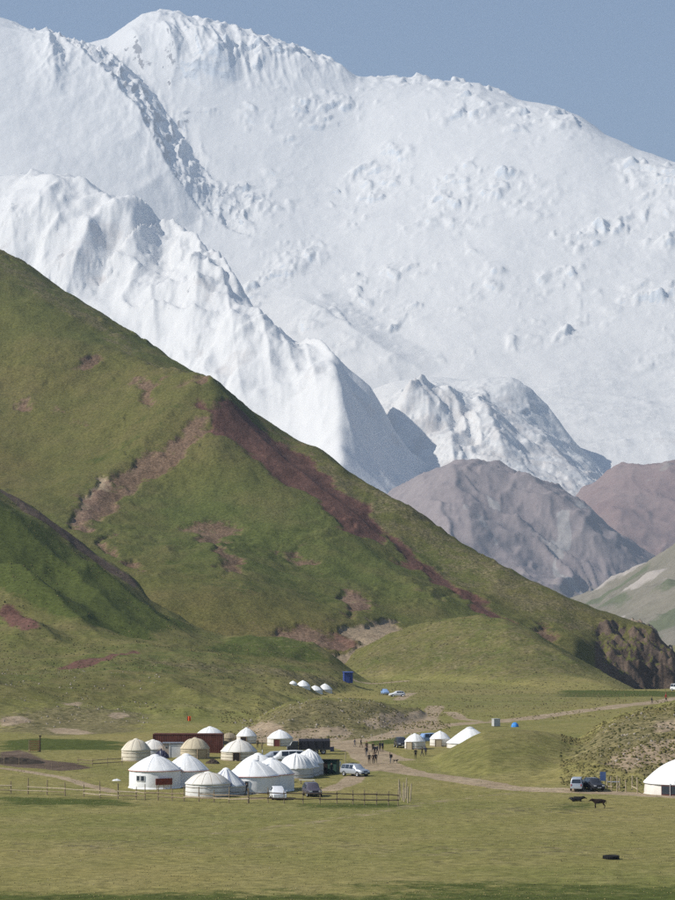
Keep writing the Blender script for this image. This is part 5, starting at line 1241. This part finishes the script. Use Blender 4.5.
person('person in black at the far bend of the camp road, right of a pair', 361, 747.5, 'black', 'brown', 'walk', R(80), h=1.62)
person('person with a red cap at the back left of the walking group', 366.6, 751.5, 'brown', 'navy', 'walk', R(5), hat='red')
person('person with white trousers in front of the red-capped walker', 366.3, 756.5, 'black', 'grey', 'walk', R(-10))
person('person with dark jacket at the back middle of the walking group', 373, 752.5, 'olive', 'black', 'walk', R(15))
person('person carrying a black backpack in the middle of the walking group', 374.6, 755.5, 'black', 'brown', 'walk', R(-20), bag='black')
person('person in grey right of the backpack carrier in the walking group', 377.2, 755, 'grey', 'black', 'walk', R(30))
person('left person of the dark pair standing on the green verge', 380, 751.5, 'black', 'black', 'stand', R(-40))
person('right person of the dark pair standing on the green verge', 382.6, 751.7, 'navy', 'black', 'stand', R(50))
person('person leading the walking group on the left', 369.2, 764, 'black', 'brown', 'walk', R(5))
person('person leading the walking group in the middle with a brown coat', 373.2, 764, 'brown', 'black', 'walk', R(-8))
person('person leading the walking group on the right', 375.8, 763.5, 'black', 'olive', 'walk', R(10))
person('person with a large black pack stooping apart from the walking group', 390.7, 763.5, 'black', 'grey', 'lean', R(-60), bag='black')
person('person in black in front of the cream-white yurt with dark car', 415.6, 759, 'black', 'black', 'stand', R(10))
person('person in dark brown walking past the cream-white yurt', 422, 756.5, 'brown', 'navy', 'walk', R(60), h=1.55)
person('person nearest to the middle cream-white yurt', 425.8, 755.5, 'navy', 'black', 'stand', R(-30), h=1.55)
gr = 'hikers on the upper right track'
person('hiker in dark clothes on the upper right track, left of two', 652, 704, 'black', 'black', 'walk', R(90), group=gr, h=1.72, bag='navy')
person('hiker in a red top on the upper right track', 666, 702.5, 'red', 'black', 'walk', R(90), group=gr, h=1.72, hat='red')
person('person in khaki beside the yurt with the dark door', 257.5, 748, 'khaki', 'brown', 'stand', R(20), h=1.6)
person('person in tan clothes right of the khaki one', 262, 749.5, 'khaki', 'khaki', 'stand', R(-30), h=1.55)

def animal(name, label, cat, px, py, mi, mat, rz, sc, horns=False, dz=0.0):
    p = spot(px, py); me = MESH[mi]; me.materials.clear(); me.materials.append(M[mat]); me.polygons.foreach_set('use_smooth', [True] * len(me.polygons))
    o = bpy.data.objects.new(name, me); COL.objects.link(o); o.location = p; o.rotation_euler.z = rz; o.scale = (sc,) * 3; tag(o, label, cat)
    if horns:
        for s_ in (-1, 1): part('horn', MB().path([(s_ * .08, -1.02, 1.34 + dz), (s_ * .2, -1.05, 1.42 + dz), (s_ * .22, -1.08, 1.52 + dz)], .02, 6), 'horn', o, True)
        part('muzzle', MB().lathe_x([(.03, -.07), (.075, -.06), (.085, 0), (.075, .06), (.03, .07)], 10, (0, -1.42, 1.03 + dz)), 'muzzle', o, True)
    return o
animal('cow', 'dark brown cow standing side-on on the right meadow, head to the left', 'cow', 599.5, 808.5, NB, 'cow', R(-82), .9, True)
animal('cow', 'black cow lying on the grass left of the standing cow', 'cow', 575.5, 801.5, NB + 1, 'bull', R(86), .95, True, -.62)
animal('dog', 'small dark dog sitting near the stooping person with the pack', 'dog', 395.5, 763, NB + 2, 'bull', R(80), .9)

p = spot(611, 859); t = thing('tractor_tyre', 'big black tyre lying flat on the near meadow', 'tyre', p, 0)
ty = part('tread', MB().lathe([(.50, .04), (.60, 0), (.74, .03), (.78, .12), (.78, .24), (.74, .33), (.60, .36), (.50, .32), (.46, .18), (.50, .04)], 30), 'tyre', t, True)
mb = MB()
for k in range(26):
    a = 2 * math.pi * k / 26; mb.box((.775 * math.sin(a), -.775 * math.cos(a), .18), (.08, .06, .28), rz=a)
part('lug', mb, 'tyre', ty)

# ------------------------------------------------------------------ stuff: tussocks, stones, scrub
def scatter(name, label, cat, n, regions, size, mat, seed, squash=.6, sides=5, fn=ground, accept=None):
    rr = np.random.RandomState(seed); P = []
    for (x0, x1, d0, d1, wgt) in regions:
        k = int(n * wgt); D = d0 + (d1 - d0) * rr.rand(k) ; U = np.array([ray(x0, 700)[0]]) + (ray(x1, 700)[0] - ray(x0, 700)[0]) * rr.rand(k)
        P.append(np.stack([U * D, D], 1))
    P = np.concatenate(P); x, y = P[:, 0], P[:, 1]; z = fn(x, y)
    if accept is not None:
        k = accept(x, y, z, rr); x, y, z = x[k], y[k], z[k]
    n = len(x); s = (size[0] + (size[1] - size[0]) * rr.rand(n) ** 2.5)
    ang = rr.rand(n) * 6.28; m = sides
    vs = np.zeros((n, m * 2 + 1, 3), np.float32)
    for k in range(m):
        a = ang + 6.283 * k / m; q = .8 + .4 * rr.rand(n)
        vs[:, k, 0] = x + np.cos(a) * s * q; vs[:, k, 1] = y + np.sin(a) * s * q; vs[:, k, 2] = z - .06
        q2 = .45 + .5 * rr.rand(n)
        vs[:, m + k, 0] = x + np.cos(a + .4) * s * q2; vs[:, m + k, 1] = y + np.sin(a + .4) * s * q2; vs[:, m + k, 2] = z + s * squash * (.6 + .4 * rr.rand(n))
    vs[:, 2 * m, 0] = x; vs[:, 2 * m, 1] = y; vs[:, 2 * m, 2] = z + s * squash * (.85 + .4 * rr.rand(n))
    fl = []
    for k in range(m):
        j = (k + 1) % m; fl += [(k, j, m + j), (k, m + j, m + k), (m + k, m + j, 2 * m)]
    fl = np.array(fl, np.int32); F = (fl[None] + (np.arange(n, dtype=np.int32) * (2 * m + 1))[:, None, None]).reshape(-1, 3)
    me = bpy.data.meshes.new(name); me.vertices.add(n * (2 * m + 1)); me.vertices.foreach_set('co', vs.ravel())
    me.loops.add(F.size); me.loops.foreach_set('vertex_index', F.ravel()); me.polygons.add(len(F)); me.polygons.foreach_set('loop_start', np.arange(0, F.size, 3, dtype=np.int32))
    me.update(); me.materials.append(M[mat]); o = bpy.data.objects.new(name, me); COL.objects.link(o)
    return tag(o, label, cat, kind='stuff')
def clumpy(sc, lo, seed):
    return lambda x, y, z, rr: (fbm(x / sc, y / sc, 3, seed) + .25 * rr.rand(len(x))) > lo
scatter('grass_tussocks', 'low olive grass tussocks dotted over the knolls and slopes', 'grass', 22000, [(-20, 700, 560, 940, .6), (560, 700, 352, 450, .25), (220, 450, 480, 590, .15)], (.10, .34), 'tuft', 5, .6, 5, accept=clumpy(30, .02, 301))
scatter('dark_scrub', 'dark low scrub on the left slope and right knoll', 'scrub', 9000, [(-20, 340, 640, 910, .5), (560, 700, 356, 450, .12), (330, 620, 720, 930, .12)], (.12, .32), 'bush', 6, .55, 5, accept=clumpy(35, .12, 311))
scatter('loose_stones', 'pale loose stones on bare knoll sides', 'stones', 2600, [(600, 700, 356, 440, .2), (235, 440, 480, 560, .3), (-20, 160, 520, 640, .25)], (.06, .30), 'stone', 7, .7, 5, accept=clumpy(14, .08, 321))
scatter('meadow_pebbles', 'tiny pale pebbles scattered in the near meadow', 'stones', 160, [(0, 675, 230, 480, 1.0)], (.03, .10), 'stone', 9, .7, 5)
scatter('dung_pats', 'small dark dung pats strewn over the near meadow', 'dung', 170, [(0, 675, 225, 400, 1.0)], (.06, .16), 'dung', 8, .35, 5)

scatter('meadow_tufts', 'short grass tufts all over the near meadow', 'grass', 14000, [(-15, 690, 224, 420, 1.0)], (.04, .12), 'meadowtuft', 10, .55, 3, accept=clumpy(22, -.12, 331))
